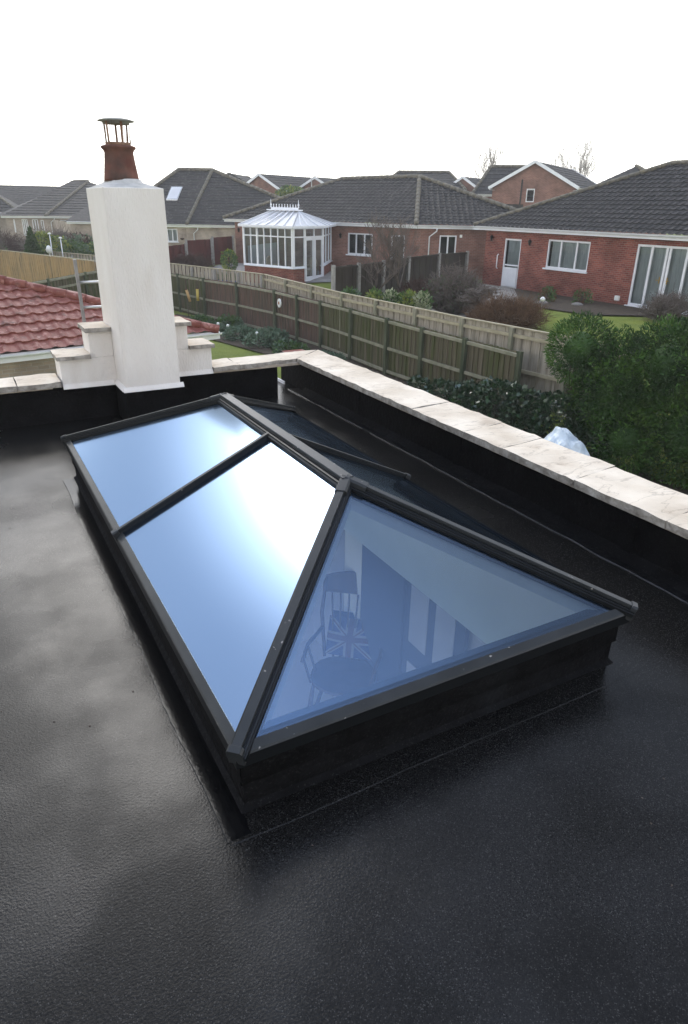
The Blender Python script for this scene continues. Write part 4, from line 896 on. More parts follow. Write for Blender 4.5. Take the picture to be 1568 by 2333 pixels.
# --- middle bungalow with conservatory
Am, Bm, Em = V(16.2,43.5,0), V(21.64,30.44,0), V(27.5,26.9,0)
md = thing('brown_brick_bungalow', 'brown brick bungalow in the middle with a broad hipped dark roof', 'bungalow', (21, 36, G2))
wl = Wall(Am[:2], Bm[:2], G2-.1, 3.98); wr = Wall(Bm[:2], Em[:2], G2-.1, 3.98)
wl.window(md, 9.30, 11.05, 2.50, 3.63, mull=(9.88, 10.47))
wl.window(md, 12.30, 13.2, 1.6, 3.62, trans=((2.3,12.4,13.1),), sill=True, label='white glazed garden door', name='garden_door')
wr.window(md, 1.04, 1.94, 1.75, 3.68, mull=(1.49,), sill=False)
wl.window(md, 3.2, 4.1, G2+.6, 3.5, sill=False)
mb = MB(); wl.mesh(mb); wr.mesh(mb); Wall((22.5,46.2), Am[:2], G2-.1, 3.98).mesh(mb); mb.build('wall', 'brownbrick', md)
mb = MB(); q = V(.923,.384,0)*1.0; mb.quad(*( (Am+q+V(0,0,G2), Bm+q+V(0,0,G2), Bm+q+V(0,0,3.9), Am+q+V(0,0,3.9)) )); qq = V(.52,.85,0)*.9; mb.quad(Bm+qq+V(0,0,G2), Em+qq+V(0,0,G2), Em+qq+V(0,0,3.9), Bm+qq+V(0,0,3.9)); mb.build('inner_wall', 'darkroom', md)  # dark sheets close behind the windows stand in for unlit rooms
eL, eC, eE, rR, rL = (15.6,43.95,4.15), (21.27,30.29,4.15), (27.6,26.44,4.15), (24.2,34.5,6.56), (22.0,39.7,6.48)
facet([eL, eC, rR, rL], eL, eC, ncol=3).build('roof', 'tile', md); facet([eC, eE, rR], eC, eE, ncol=3).build('roof', 'tile', md)
mb = MB(); mb.quad(eL, rL, (23.5,47.2,4.15)); mb.quad(rL, rR, (32,38,4.15), (23.5,47.2,4.15)); mb.quad(rR, eE, (32,38,4.15)); mb.build('rear_roof', 'tile', md); mb = MB(); mb.prism([(26.4,31.0),(30,32.0),(30,36),(26.4,35)], 4.2, 5.25); mb.build('wing_roof', 'tile', md)
up_ = V(0,0,.07)
ridge_line(md, [(V(*eC)+up_, V(*rR)+up_), (V(*rR)+up_, V(*rL)+up_), (V(*rL)+up_, V(*eL)+up_), (V(*rR)+up_, V(*eE)+up_)], .13)
gutter(md, [eL[:2], eC[:2]], 4.17); gutter(md, [eC[:2], eE[:2]], 4.17)
downpipe(wr, md, .5, G2, 4.0)
wall_lamp(wl, 8.85, 3.45, 'black wall lamp on brown brick just right of the conservatory'); wall_lamp(wl, .45, 3.5, 'black wall lamp on brown brick just left of the conservatory')
mb = MB(); mb.box(wr.P(2.15, 3.65, .06), (.12,.12,.14), math.atan2(wr.d.y, wr.d.x)); mb.build('sensor_light', 'lampglass', md)

# conservatory
cs = thing('conservatory', 'white framed conservatory with dwarf brick wall, opal roof and crested ridge', 'conservatory', (16, 34, 1.4))
cp_ = [(13.45,34.89),(14.80,31.60),(15.60,31.85),(17.12,32.78),(19.25,35.9)]
zs_, ze_ = 2.1, 4.0
def cons_side(a, b, splits, z0, brick=True, door=False):
    s = Wall(a, b, 1.35, ze_)
    if brick:
        mb = MB(); mb.prism([tuple(s.P(0,0)[:2]), tuple(s.P(s.L,0)[:2]), tuple(s.P(s.L,0,-.22)[:2]), tuple(s.P(0,0,-.22)[:2])], 1.2, zs_-.04); mb.build('dwarf_wall', 'redbrick', cs)
        mb = MB(); s.bar(mb, 0, zs_-.02, s.L, zs_-.02, .05, .24, -.06); mb.build('sill', 'upvc', cs)
    mb = MB(); z0 = zs_ if brick else 1.42; zt_ = 3.55
    s.bar(mb, .0, z0+.03, s.L, z0+.03, .07, .07, -.04); s.bar(mb, 0, ze_-.04, s.L, ze_-.04, .09, .075, -.04); s.bar(mb, 0, zt_, s.L, zt_, .06, .068, -.04)
    for k, u in enumerate(splits): s.bar(mb, u, z0, u, ze_, .12 if k in (0, len(splits)-1) or (k == 2 and len(splits) > 5) else .06, .072, -.04)
    if door:
        for u in splits[1:]: s.bar(mb, u-.1, z0, u-.1, zt_, .09, .065, -.04); s.bar(mb, u-.1-.0, z0, u-.1, zt_, .05, .065, -.04)
        for u0, u1 in zip(splits[:-1], splits[1:]): s.bar(mb, u0+.1, z0, u0+.1, zt_, .09, .065, -.04); s.bar(mb, u0, zt_-.1, u1, zt_-.1, .14, .06, -.04); s.bar(mb, u0, z0+.12, u1, z0+.12, .2, .06, -.04)
    fr = mb.build('window_frame' if not door else 'double_door', 'upvc', cs)
    g = MB(); g.quad(s.P(0,z0,-.04), s.P(s.L,z0,-.04), s.P(s.L,ze_,-.04), s.P(0,ze_,-.04)); g.build('pane', 'winglass', fr)
    return s
cons_side(cp_[0], cp_[1], [.0,.52,1.0,1.5,2.0,2.5,3.0,3.55], zs_)
cons_side(cp_[1], cp_[2], [.0,.84], zs_)
cons_side(cp_[2], cp_[3], [.0,.89,1.78], zs_, False, True)
cons_side(cp_[3], cp_[4], [0,1.3,2.6,3.78], zs_)
q1, q2 = V(15.25,35.3,4.72), V(16.55,34.6,4.70)
mb = MB(); ez = 4.05
EP = [V(13.25,34.98,ez), V(14.70,31.35,ez), V(15.68,31.65,ez), V(17.25,32.60,ez), V(19.3,35.5,ez)]; EL = V(16.8,38.9,ez)
mb.add([EP[0],EP[1],q2,q1],[(0,1,2,3)]); mb.add([EP[1],EP[2],q2],[(0,1,2)]); mb.add([EP[2],EP[3],q2],[(0,1,2)]); mb.add([EP[3],EP[4],q2],[(0,1,2)]); mb.add([EL,EP[0],q1],[(0,1,2)]); mb.add([EP[4],EL,q1,q2],[(0,1,2,3)])
crf = mb.build('roof', 'polycarb', cs)
mb = MB()
for i in range(7): mb.bar(EP[0].lerp(EP[1], i/6)+V(0,0,.02), q1.lerp(q2, i/6)+V(0,0,.02), .05, .04)
for a in (EP[1], EP[1].lerp(EP[2],.5), EP[2], EP[2].lerp(EP[3],.5), EP[3], EP[3].lerp(EP[4],.35), EP[3].lerp(EP[4],.7), EP[4]): mb.bar(a+V(0,0,.02), q2+V(0,0,.02), .05, .04)
for a in (EL.lerp(EP[0],.3), EL.lerp(EP[0],.65)): mb.bar(a+V(0,0,.02), q1+V(0,0,.02), .05, .04)
mb.build('glazing_bars', 'barwhite', cs)
mb = MB()
for a, b in zip(EP[:-1], EP[1:]): mb.bar(a-V(0,0,.03), b-V(0,0,.03), .12, .11)
mb.build('gutter', 'upvc', cs)
mb = MB(); mb.bar(q1+V(-.2,.1,.06), q2+V(.2,-.1,.06), .3, .06); mb.bar(q1+V(0,0,.13), q2+V(0,0,.13), .06, .12); cr2 = mb.build('ridge', 'upvc', cs)
mb = MB()
for i in range(1, 10):
    c_ = q1.lerp(q2, i/10)+V(0,0,.18); mb.lathe(c_, [(.012,0),(.035,.05),(.012,.09),(.03,.12),(.004,.18)], 6)
mb.build('cresting', 'upvc', cr2)
for q in (q1, q2):
    mb = MB(); mb.lathe(q+V(0,0,.17), [(.05,0),(.03,.08),(.055,.14),(.02,.22),(.006,.42)], 8); mb.build('finial', 'upvc', cr2)
mb = MB(); mb.quad((13.6,35,1.45),(14.8,31.8,1.45),(17,33,1.45),(19.2,36,1.45),(16.9,38.6,1.45)); mb.build('floor', 'carpet', cs)
mb = MB(); a_, b_ = V(16.6,38.4,0), V(19.1,36.0,0); mb.quad(V(13.6,35.2,1.45), V(16.9,38.4,1.45), V(16.9,38.4,3.95), V(13.6,35.2,3.95)); mb.quad(V(16.9,38.4,1.45), V(19.2,36.1,1.45), V(19.2,36.1,3.95), V(16.9,38.4,3.95)); mb.build('inner_wall', 'beigebrick', cs)
mb = MB(); mb.quad(V(13.75,35.1,1.5), V(16.8,38.2,1.5), V(16.8,38.2,3.0), V(13.75,35.1,3.0)); mb.build('blind', 'curtain', cs)
def wicker(x, y, az, label):
    t = thing('wicker_armchair', label, 'armchair', (x, y, 1.46)); a = R(az); f = V(math.cos(a), math.sin(a), 0); s_ = V(-f.y, f.x, 0); o_ = V(x, y, 1.46)
    mb = MB(); mb.box(o_+V(0,0,.28), (.6,.6,.3), a); mb.build('seat', 'wicker', t, bevel=.04)
    mb = MB(); mb.tube([o_-f*.28+s_*(.3*math.cos(u))+V(0,0,.45+.55*math.sin(u)) for u in [math.pi*k/10 for k in range(11)]], .05, 6)
    mb.quad(*[o_-f*.28+s_*(.3*math.cos(u))+V(0,0,.43+.53*math.sin(u)) for u in [math.pi*k/10 for k in range(11)]]); mb.build('backrest', 'wicker', t)
    for q in (-1, 1):
        mb = MB(); mb.bar(o_-f*.25+s_*.3*q+V(0,0,.6), o_+f*.25+s_*.3*q+V(0,0,.58), .09, .06); mb.bar(o_+f*.24+s_*.3*q, o_+f*.24+s_*.3*q+V(0,0,.57), .05, .05, (1,0,0)); mb.build('armrest', 'wicker', t)
wicker(16.6, 33.4, 200, 'pale wicker armchair just inside the conservatory doors'); wicker(15.0, 34.6, -60, 'pale wicker armchair behind the left windows of the conservatory')

# --- left bungalow (buff brick)
lb = thing('buff_brick_bungalow', 'buff brick bungalow right of the chimney with a roof window and dark hipped roof', 'bungalow', (14, 50, G2))
def K_(x, y, z=None):   # stands well behind the middle bungalow
    q = (-.44+(x+.44)*1.15, -1.38+(y+1.38)*1.15); return q if z is None else (*q, 5+(z-5)*1.15)
fF = K_(13.9,46.4,3.72)
lw_ = Wall(K_(9.5,48.9),K_(13.95,46.75), G2-.1, 3.33); rw_ = Wall(K_(13.95,46.75),K_(22.5,42.5), G2-.1, 3.33)
lw_.window(lb, 3.85, 5.0, 2.30, 3.23, mull=(4.23,4.61), curtain=((3.9,4.95),))
mb = MB(); lw_.mesh(mb); rw_.mesh(mb); mb.build('wall', 'beigebrick', lb)
r2_, r1_ = K_(17.2,50.2,7.16), K_(15.09,51.24,7.16); lE, rE = K_(9.1,48.77,3.72), K_(23.4,41.7,3.72)
facet([lE, fF, r2_, r1_], lE, fF, ncol=1).build('roof', 'tile', lb)
facet([fF, rE, r2_], fF, rE, ncol=1).build('roof', 'tile', lb)
mb = MB(); mb.add([lE, r1_, r2_, rE, (25,61,3.6), (15,65,3.6)], [(0,1,5),(1,2,4,5),(2,3,4)]); mb.build('rear_roof', 'tile', lb)
ridge_line(lb, [(V(*fF)+up_, V(*r2_)+up_), (V(*r2_)+up_, V(*r1_)+up_), (V(*r2_)+up_, V(*rE)+up_), (V(*r1_)+up_, V(*lE)+up_)], .14)
gutter(lb, [lE[:2], fF[:2]], fF[2]+.02); gutter(lb, [fF[:2], rE[:2]], fF[2]+.02); downpipe(rw_, lb, .58, G2, 3.33)
sk = [V(*K_(13.37,48.95,5.30)), V(*K_(14.05,48.62,5.30)), V(*K_(14.75,49.55,6.05)), V(*K_(14.07,49.88,6.05))]
def on_lb(p):
    A0, B0, T0 = V(*lE), V(*fF), V(*r2_); nn = (B0-A0).cross(T0-A0).normalized(); z = A0.z-((p.x-A0.x)*nn.x+(p.y-A0.y)*nn.y)/nn.z; return V(p.x, p.y, z+.1)
sk = [on_lb(p) for p in sk]
mb = MB(); mb.add(sk+[p-V(0,0,.12) for p in sk], [(0,1,2,3),(0,4,5,1),(1,5,6,2),(2,6,7,3),(3,7,4,0)]); rw1 = mb.build('roof_window', 'steel', lb)
cc_ = sum(sk, V(0,0,0))/4; mb = MB(); mb.quad(*[cc_.lerp(p, .85)+V(0,0,.01) for p in sk]); mb.build('pane', 'polycarb', rw1)  # opal white instead of clear glass paints in the sky reflection
mb = MB(); mb.lathe(lw_.P(5.35,2.45,.15), [(.05,0),(.16,.08),(.17,.12)], 8); mb.tube([lw_.P(5.35,2.55,.15), lw_.P(5.35,2.85,.05)], .01, 4); one(mb, 'hanging_basket', 'darktwig', 'small bare hanging basket on the buff brick wall beside the window', 'hanging basket')

# --- far left bungalow
fl = thing('buff_brick_bungalow', 'far buff brick bungalow left of the chimney with many tall narrow windows', 'bungalow', (9, 78, G2))
wf = Wall((5.0,74.1),(12.6,73.1), G2-.1, 3.62)
for a, b, c, d, mm in ((.62,.75,2.3,3.45,()),(1.35,1.85,2.0,3.45,(1.52,1.68)),(2.25,2.75,2.4,3.45,(2.5,)),(3.0,3.25,2.4,3.4,()),(4.75,5.35,2.5,3.4,()),(5.7,6.05,2.5,3.4,())): wf.window(fl, a, b, c, d, mull=mm, sill=False, fw_=.06)
mb = MB(); wf.mesh(mb); wf2 = Wall((9.0,62.2),(13.5,60.6), G2-.1, 3.45); wf2.mesh(mb); Wall((9.0,73),(9.0,62.2), G2-.1,3.45).mesh(mb); mb.build('wall', 'beigebrick', fl)
fR2, fR1, fH, fE0, fE1 = (14.0,80.5,6.95), (12.6,81.0,6.9), (8.4,73.25,3.72), (4.6,73.75,3.72), (13.5,72.6,3.72)
facet([fE0, fH, fR2, fR1], fE0, fH, ncol=1, row=.6, step=.04).build('roof', 'tile', fl); facet([fH, fE1, (18,75.5,4), fR2], fH, fE1, ncol=1, row=.6, step=.04).build('roof', 'tile', fl)
mb = MB(); mb.quad((8.5,62.5,3.5),(11,61.3,3.5),(13.8,60.2,3.5),(15.5,66,5.6),(12.5,67,5.5)); mb.build('wing_roof', 'tile', fl); mb = MB(); mb.quad(fE0, fR1, (5,82,3.8)); mb.build('rear_roof', 'tile', fl)
ridge_line(fl, [(V(*fH)+up_, V(*fR2)+up_), (V(*fR2)+up_, V(*fR1)+up_)], .14); gutter(fl, [fE0[:2], fE1[:2]], 3.74); gutter(fl, [(8.6,62.0),(14,60.1)], 3.55); downpipe(wf, fl, 3.9, G2, 3.6)
mb = MB(); mb.lathe(wf2.P(.9,2.4,.15), [(.05,0),(.2,.1),(.2,.15)], 8); one(mb, 'hanging_basket', 'darktwig', 'small dark hanging basket on the wing wall beside the chimney', 'hanging basket')
# roofs beyond at far left
def hip_house(name, label, cat, c, L_, W_, az, zw, zr, hipl, wallm='brownbrick', gable=False, windows=(), roofc=1, barge=True):
    t = thing(name, label, cat, (c[0], c[1], G2)); a = R(az); u = V(math.cos(a), math.sin(a), 0); v = V(-u.y, u.x, 0); c_ = V(c[0], c[1], 0)
    P_ = lambda x, y, z: c_+u*x+v*y+V(0,0,z)
    mb = MB()
    pw_ = [P_(-L_/2,-W_/2,0), P_(L_/2,-W_/2,0), P_(L_/2,W_/2,0), P_(-L_/2,W_/2,0)]
    ws = []
    for i in range(4):
        wq = Wall(pw_[i][:2], pw_[(i+1) % 4][:2], G2-.1, zw); ws.append(wq)
    for (i, a0, a1, z0, z1, mu) in windows: ws[i].window(t, a0, a1, z0, z1, mull=mu, sill=False)
    for wq in ws: wq.mesh(mb)
    if gable:
        mb.add([pw_[1]+V(0,0,zw), pw_[2]+V(0,0,zw), P_(L_/2,0,zr-.05)], [(0,1,2)]); mb.add([pw_[3]+V(0,0,zw), pw_[0]+V(0,0,zw), P_(-L_/2,0,zr-.05)], [(0,1,2)])
    mb.build('wall', wallm, t)
    o_ = .25; k = (zr-zw)/(W_/2); ze = zw-o_*k*.0
    e4 = [P_(-L_/2-o_,-W_/2-o_,ze), P_(L_/2+o_,-W_/2-o_,ze), P_(L_/2+o_,W_/2+o_,ze), P_(-L_/2-o_,W_/2+o_,ze)]
    h = hipl if not gable else -o_
    ra, rb_ = P_(-L_/2+h,0,zr), P_(L_/2-h,0,zr)
    for A0, B0, pl in ((e4[0], e4[1], [e4[0], e4[1], rb_, ra]), (e4[2], e4[3], [e4[2], e4[3], ra, rb_])):
        facet([tuple(p) for p in pl], tuple(A0), tuple(B0), ncol=1, row=.5, step=.035).build('roof', 'tile', t)
    if gable:
        mb = MB()
        for sx in (-1, 1):
            mb = MB()
            for sy in (-1, 1):
                mb.bar(P_(sx*(L_/2+o_+.02), sy*(W_/2+o_), ze-.02), P_(sx*(L_/2+o_+.02), 0, zr-.02), .04, .22)
            mb.build('bargeboard', 'upvc' if barge else 'tile', t)
    else:
        mb = MB(); mb.quad(e4[1], e4[2], rb_); mb.quad(e4[3], e4[0], ra); mb.build('hip_roof', 'tile', t)
        ridge_line(t, [(e4[0]+up_, ra+up_), (e4[1]+up_, rb_+up_), (ra+up_, rb_+up_)], .13)
    for a0, b0 in ((e4[0], e4[1]), (e4[2], e4[3])): gutter(t, [a0[:2], b0[:2]], ze+.02)
    return t, ws, P_
hip_house('brown_roofed_bungalow', 'distant dark roofed bungalow at the left edge of the view', 'bungalow', (3.2,86), 9, 9, -12, 3.9, 6.55, 3.5, 'beigebrick')
hip_house('long_roofed_building', 'faint long low roofed building on the horizon at the left', 'building', (10,108), 16, 9, -5, 4.4, 6.9, .3, 'beigebrick', gable=True)
# big two storey house at right
t1_, ws1, P1_ = hip_house('gabled_brick_house', 'two storey brick house with white bargeboards and small gable window, above the bungalows', 'house', (45.5,45.7), 12.0, 6.5, 32, 6.5, 8.35, 0, 'brownbrick', gable=True,
    windows=((0, .3, 1.6, 5.7, 6.6, (.95,)), (0, 2.6, 3.7, 5.7, 6.6, (3.1,)), (3, 2.75, 3.4, 5.5, 6.45, ())))
mb = MB(); wq = ws1[3]; mb.box(wq.P(2.35, 5.3, .05), (.10,.08,3.6), math.atan2(wq.d.y, wq.d.x)); mb.build('downpipe', 'black', t1_)
hip_house('dark_roofed_house', 'dark roofed house set behind the left slope of the gabled brick house', 'house', (44.0,49.3), 5.6, 5.0, -42, 6.1, 8.3, 1.0, 'brownbrick')
hip_house('brick_house', 'dark roofed house peeking up right of the gabled brick house', 'house', (53.5,44.0), 6.5, 6.0, 32, 6.7, 8.45, 2.2, 'brownbrick', gable=False)
# houses on the skyline, gable ends towards us
hip_house('gable_end_house', 'faint house with plain pointed gable, leftmost on the skyline behind roofs', 'house', (28.0,73.5), 7, 4.6, 55, 6.5, 7.85, 0, 'brownbrick', gable=True, barge=False)
hip_house('gable_end_house', 'pale gabled house with white verge left of the street lamp', 'house', (31.6,69.6), 8.0, 5.0, 28, 6.3, 7.75, 0, 'brownbrick', gable=True)
hip_house('gable_end_house', 'gabled house partly hidden by the roof, just right of the street lamp', 'house', (36.2,67.8), 6.0, 4.4, 28, 6.4, 7.6, 0, 'brownbrick', gable=True)
hip_house('skyline_house', 'long dark roofed house rising behind the middle bungalow ridge', 'house', (44.4,63.2), 8.4, 6.2, -38, 6.6, 8.3, 1.6, 'brownbrick')
hip_house('gable_end_house', 'low gabled house left of the two storey brick house on the skyline', 'house', (48.6,60.2), 5.0, 4.6, 28, 6.3, 7.85, 0, 'brownbrick', gable=True)
# orange chimney stub behind the middle bungalow
ck = thing('brick_chimney', 'small orange brick chimney with two pots behind the left roof slope', 'chimney', (22.6,57.5,3)); mb = MB(); mb.box((22.6,57.5,4.4),(.7,.5,2.6), .3); mb.build('stack', 'redbrick', ck)
for dx in (-.18,.18):
    mb = MB(); mb.lathe((22.6+dx,57.5,5.7), [(.11,0),(.09,.3),(.11,.34)], 12); mb.build('pot', 'clay', ck)
# street lamp
sl_ = thing('street_lamp', 'slim grey street lamp above the far rooftops', 'street lamp', (32.8,65.9,1.5))
mb = MB(); mb.tube([(32.8,65.9,1.5),(32.8,65.9,5),(32.8,65.9,7.45),(33.1,65.7,7.68)], [.09,.07,.05,.04], 8); mb.build('pole', 'steel', sl_)
mb = MB(); mb.bar((33.0,65.75,7.66),(33.7,65.4,7.8), .2,.09); mb.build('lamp_head', 'steel', sl_)
# ================================================================ VEGETATION
def leafcloud(ells, n, size, seed=1, shell=.55, flat=0, droop=0, tri=False, aspect=2.0, up_bias=0):
    """many small leaf faces spread through a union of ellipsoids (cx,cy,cz,rx,ry,rz)"""
    rnd = random.Random(seed); mb = MB(); tot = sum(e[3]*e[4]*e[5] for e in ells)**1
    P = []; F = []; Mi = []
    wts = [(e[3]*e[4]*e[5])**.67 for e in ells]; sw = sum(wts)
    for e, w_ in zip(ells, wts):
        k = int(n*w_/sw)
        for _ in range(k):
            while True:
                a = V(rnd.uniform(-1,1), rnd.uniform(-1,1), rnd.uniform(-1,1)); l_ = a.length
                if .05 < l_ < 1: break
            a.normalize(); rr = shell+(1-shell)*rnd.random()**.6
            lump = 1+.12*noise.noise(a*2.3+V(seed,0,e[0]))+.10*noise.noise(a*6+V(0,seed,e[1]))
            p = V(e[0]+a.x*e[3]*rr*lump, e[1]+a.y*e[4]*rr*lump, e[2]+a.z*e[5]*rr*lump)
            d = (a+V(rnd.gauss(0,.5), rnd.gauss(0,.5), rnd.gauss(0,.5)+up_bias)).normalized(); s_ = size*rnd.uniform(.6,1.4)
            if droop: d.z -= droop
            d.normalize(); sd_ = d.cross(V(rnd.gauss(0,1), rnd.gauss(0,1), rnd.gauss(0,1))).normalized()
            o = len(P); P += [p-sd_*s_/aspect, p+d*s_*.5-sd_*s_/aspect*.9, p+d*s_*1.1, p+sd_*s_/aspect] ; F.append((o, o+1, o+2, o+3)); Mi.append(1 if noise.noise(p*2.1)+rnd.uniform(-.35,.35) > .12 else 0)
    mb.v = P; mb.f = F; mb.m = Mi; mb.smooth = [False]*len(F); return mb
def bare(base, h, spread, levels=4, seed=1, r0_=.06, kids=4, lean=(0,0), tw=.006, trunk_h=.3, upness=.5):
    """bare tree: returns (trunk mesh, branch mesh)"""
    rnd = random.Random(seed); T = MB(); Bm_ = MB()
    def grow(p, d, L_, r, lv, mb):
        k = 4 if lv < levels else 3; pts = [p]; rs = [r]; q = p.copy(); dd = d.copy()
        for i in range(k):
            dd = (dd+V(rnd.gauss(0,.13), rnd.gauss(0,.13), rnd.gauss(0,.08)+.05*upness)).normalized(); q = q+dd*(L_/k); pts.append(q.copy()); rs.append(max(tw, r*(1-.55*(i+1)/k)))
        mb.tube(pts, rs, 5 if lv < 2 else 3, cap=False)
        if lv >= levels: return
        for j in range(kids + (1 if lv else 0)):
            i = rnd.randint(1, k) if lv else rnd.randint(2, k); s_ = pts[i]; a_ = rnd.uniform(0, 6.28)
            nd_ = (dd*upness + V(math.cos(a_)*spread, math.sin(a_)*spread, rnd.uniform(.0,.7))).normalized()
            grow(s_, nd_, L_*rnd.uniform(.5,.8), rs[i]*.62, lv+1, Bm_)
    grow(Vector(base), V(lean[0], lean[1], 1).normalized(), h*trunk_h, r0_, 0, T); 
    return T, Bm_
def baretree(name, label, base, h, mats_=('bark','twig'), **k):
    t = thing(name, label, 'tree', base); T, B2 = bare(base, h, **k); T.build('trunk', mats_[0], t); B2.build('branches', mats_[1], t); return t
def bush(name, label, cat, ells, n, size, mats_, base=None, **k):
    b = base or (ells[0][0], ells[0][1], hgt(ells[0][0], ells[0][1])); t = thing(name, label, cat, b)
    leafcloud(ells, n, size, **k).build('foliage', mats_, t)
    mb = MB(); rnd = random.Random(5)
    for e in ells[:1]:
        for _ in range(5): mb.tube([(e[0]+rnd.uniform(-.1,.1), e[1]+rnd.uniform(-.1,.1), b[2]), (e[0]+rnd.uniform(-.3,.3)*e[3], e[1]+rnd.uniform(-.3,.3)*e[4], e[2]+.4*e[5])], [.03,.01], 5)
    mb.build('stems', 'bark', t); return t
def twigbush(name, label, c, rx, ry, h, n, matn, seed=1, r_=.006, curl=.3, cat='shrub'):
    rnd = random.Random(seed); mb = MB(); sm = MB()
    for i in range(n):
        a_ = rnd.uniform(0, 6.28); q = rnd.random()**.5; top_ = V(c[0]+rx*q*math.cos(a_), c[1]+ry*q*math.sin(a_), c[2]+h*math.sqrt(max(.05, 1-q*q*.85))*rnd.uniform(.75,1.05))
        b_ = V(c[0]+rx*.25*q*math.cos(a_), c[1]+ry*.25*q*math.sin(a_), c[2]); m1 = b_.lerp(top_, .5)+V(rnd.gauss(0,1), rnd.gauss(0,1), rnd.gauss(0,.5))*curl*.25
        (sm if i % 9 == 0 else mb).tube([b_, m1, top_], [r_*1.8, r_*1.3, r_*.6], 3, cap=False)
        for _ in range(3):
            s_ = m1.lerp(top_, rnd.random()); mb.tube([s_, s_+V(rnd.gauss(0,1), rnd.gauss(0,1), rnd.gauss(.3,.8)).normalized()*rx*.3], [r_, r_*.5], 3, cap=False)
    t = thing(name, label, cat, c); sm.build('stems', 'bark', t); mb.build('twigs', matn, t); return t

# big conifer hedge at right
he = [(10.95,8.85,2.3,.65,.8,.75),(11.15,8.3,1.3,.6,.8,1.0),(11.35,8.0,1.5,.85,1.0,1.3),(11.0,7.4,.75,.6,.8,.8),(11.7,7.2,2.2,.9,1.0,.95),(11.6,6.5,1.0,.8,1.0,1.2),(12.1,6.4,2.25,.9,1.0,.95),(11.9,5.6,1.2,.8,1.0,1.4),(12.5,5.4,2.25,1.0,1.1,1.0),(11.95,4.7,1.1,.8,1.0,1.3),(12.9,4.3,2.2,1.0,1.2,1.05),(12.2,3.8,1.1,.9,1.1,1.3),(13.2,3.1,2.1,1.1,1.3,1.1),(12.6,2.9,1.0,.9,1.2,1.2),(12.6,7.0,2.3,1.2,1.2,.95),(13.3,5.5,2.3,1.2,1.2,.95)]
bush('conifer_hedge', 'tall dense dark green conifer hedge at the right, above the stone coping', 'hedge', he, 165000, .064, ['conifer','conifer2'], base=(12.3,5.5,0), seed=3, shell=.6, aspect=5, up_bias=.1)
iv = [(10.45,10.6,.7,.6,.8,.62),(10.3,11.4,.55,.55,.7,.55),(10.1,12.3,.45,.55,.6,.55),(9.95,13.2,.4,.3,.5,.5),(10.6,9.9,.6,.5,.6,.68),(10.75,9.0,.65,.5,.7,.7),(10.9,8.3,.5,.45,.6,.6)]
bush('ivy_bush', 'low glossy dark ivy bush in front of the green fence', 'shrub', iv, 9000, .075, ['ivy','ivy'], seed=8, shell=.8, aspect=1.6)
core = [o for o in C.objects if o.name == 'conifer_hedge'][0]
mb = MB()
for e_ in he:
    P = []; nu_, nv_ = 14, 8
    for j in range(nv_+1):
        for i in range(nu_):
            t_, f_ = 2*math.pi*i/nu_, math.pi*j/nv_; a_ = V(math.sin(f_)*math.cos(t_), math.sin(f_)*math.sin(t_), math.cos(f_)); g_ = .48*(1+.25*noise.noise(a_*2+V(*e_[:3])))
            P.append(V(e_[0]+a_.x*e_[3]*g_, e_[1]+a_.y*e_[4]*g_, e_[2]+a_.z*e_[5]*g_))
    mb.add(P, [(j*nu_+i, j*nu_+(i+1) % nu_, (j+1)*nu_+(i+1) % nu_, (j+1)*nu_+i) for j in range(nv_) for i in range(nu_)], 0, True)
mb.build('inner_growth', 'conifer', core)
# blue-white plastic sheet
mb = MB(); P = []; nx = 26
for j in range(nx):
    for i in range(nx):
        u, v = i/(nx-1)*2-1, j/(nx-1)*2-1; r_ = math.hypot(u, v)
        q = V(u*1.7, v*1.9, 3.3); h_ = max(0, 1-r_**1.8)*.62 + .14*noise.noise(q) + .07*noise.noise(q*2.7)
        P.append(V(9.95+u*.72+.08*noise.noise(q*1.3+V(5,0,0)), 8.1+v*.78+.08*noise.noise(q*1.4), .12+max(-.05, h_*1.25)))
mb.add(P, [(j*nx+i, j*nx+i+1, (j+1)*nx+i+1, (j+1)*nx+i) for j in range(nx-1) for i in range(nx-1)], 0, False)
one(mb, 'plastic_sheet', 'tarp', 'crumpled pale blue plastic sheet over a heap beside the conifer hedge', 'plastic sheet')
# plants along the near fence
for k, (x, y, r_, z, mt) in enumerate([(9.3,25.0,.7,.35,'greyleaf'),(8.7,26.8,.6,.3,'greyleaf'),(9.6,23.3,.75,.4,'greyleaf'),(9.9,21.6,.6,.3,'greenleaf'),(9.7,27.5,.5,.4,'greenleaf'),(10.3,24.2,.5,.35,'greyleaf'),(8.9,29.0,.5,.3,'greenleaf'),(10.4,19.6,.5,.25,'greyleaf')]):
    bush('border_plant', ['grey green border plant, nearest the lawn edge','small grey green plant at the lawn corner, far end of the bed','largest grey green plant at the middle of the fence border','low green plant right of the grey green border plants','leafy green plant close to the brown fence panels','grey green plant against the fence below the round plaque','small green plant at the far left of the border','faint grey green plant nearest the stone coping corner'][k], 'plant', [(x,y,z*.6,r_,r_*.9,z),(x+.35,y-.3,z*.5,r_*.6,r_*.6,z*.9)], 1500, .07, [mt,'greyleaf'], seed=20+k, shell=.4, up_bias=.5)
# small pale flowers / solar lights in the border
for k, (x, y) in enumerate([(8.75,25.9),(8.95,25.3),(9.35,23.2)]):
    t = thing('garden_light', ['white globe garden light, left one at the lawn edge','white globe garden light, middle one beside the border plants','white globe garden light, right one low among the border plants'][k], 'garden light', (x,y,0), 'white garden lights in the lawn border')
    mb = MB(); mb.tube([(x,y,0),(x,y,.5)], .012, 6); mb.build('stake', 'steel', t)
    mb = MB(); mb.lathe((x,y,.48), [(.02,0),(.05,.02),(.065,.065),(.05,.11),(.015,.13)], 12); mb.build('globe', 'lampglass', t)
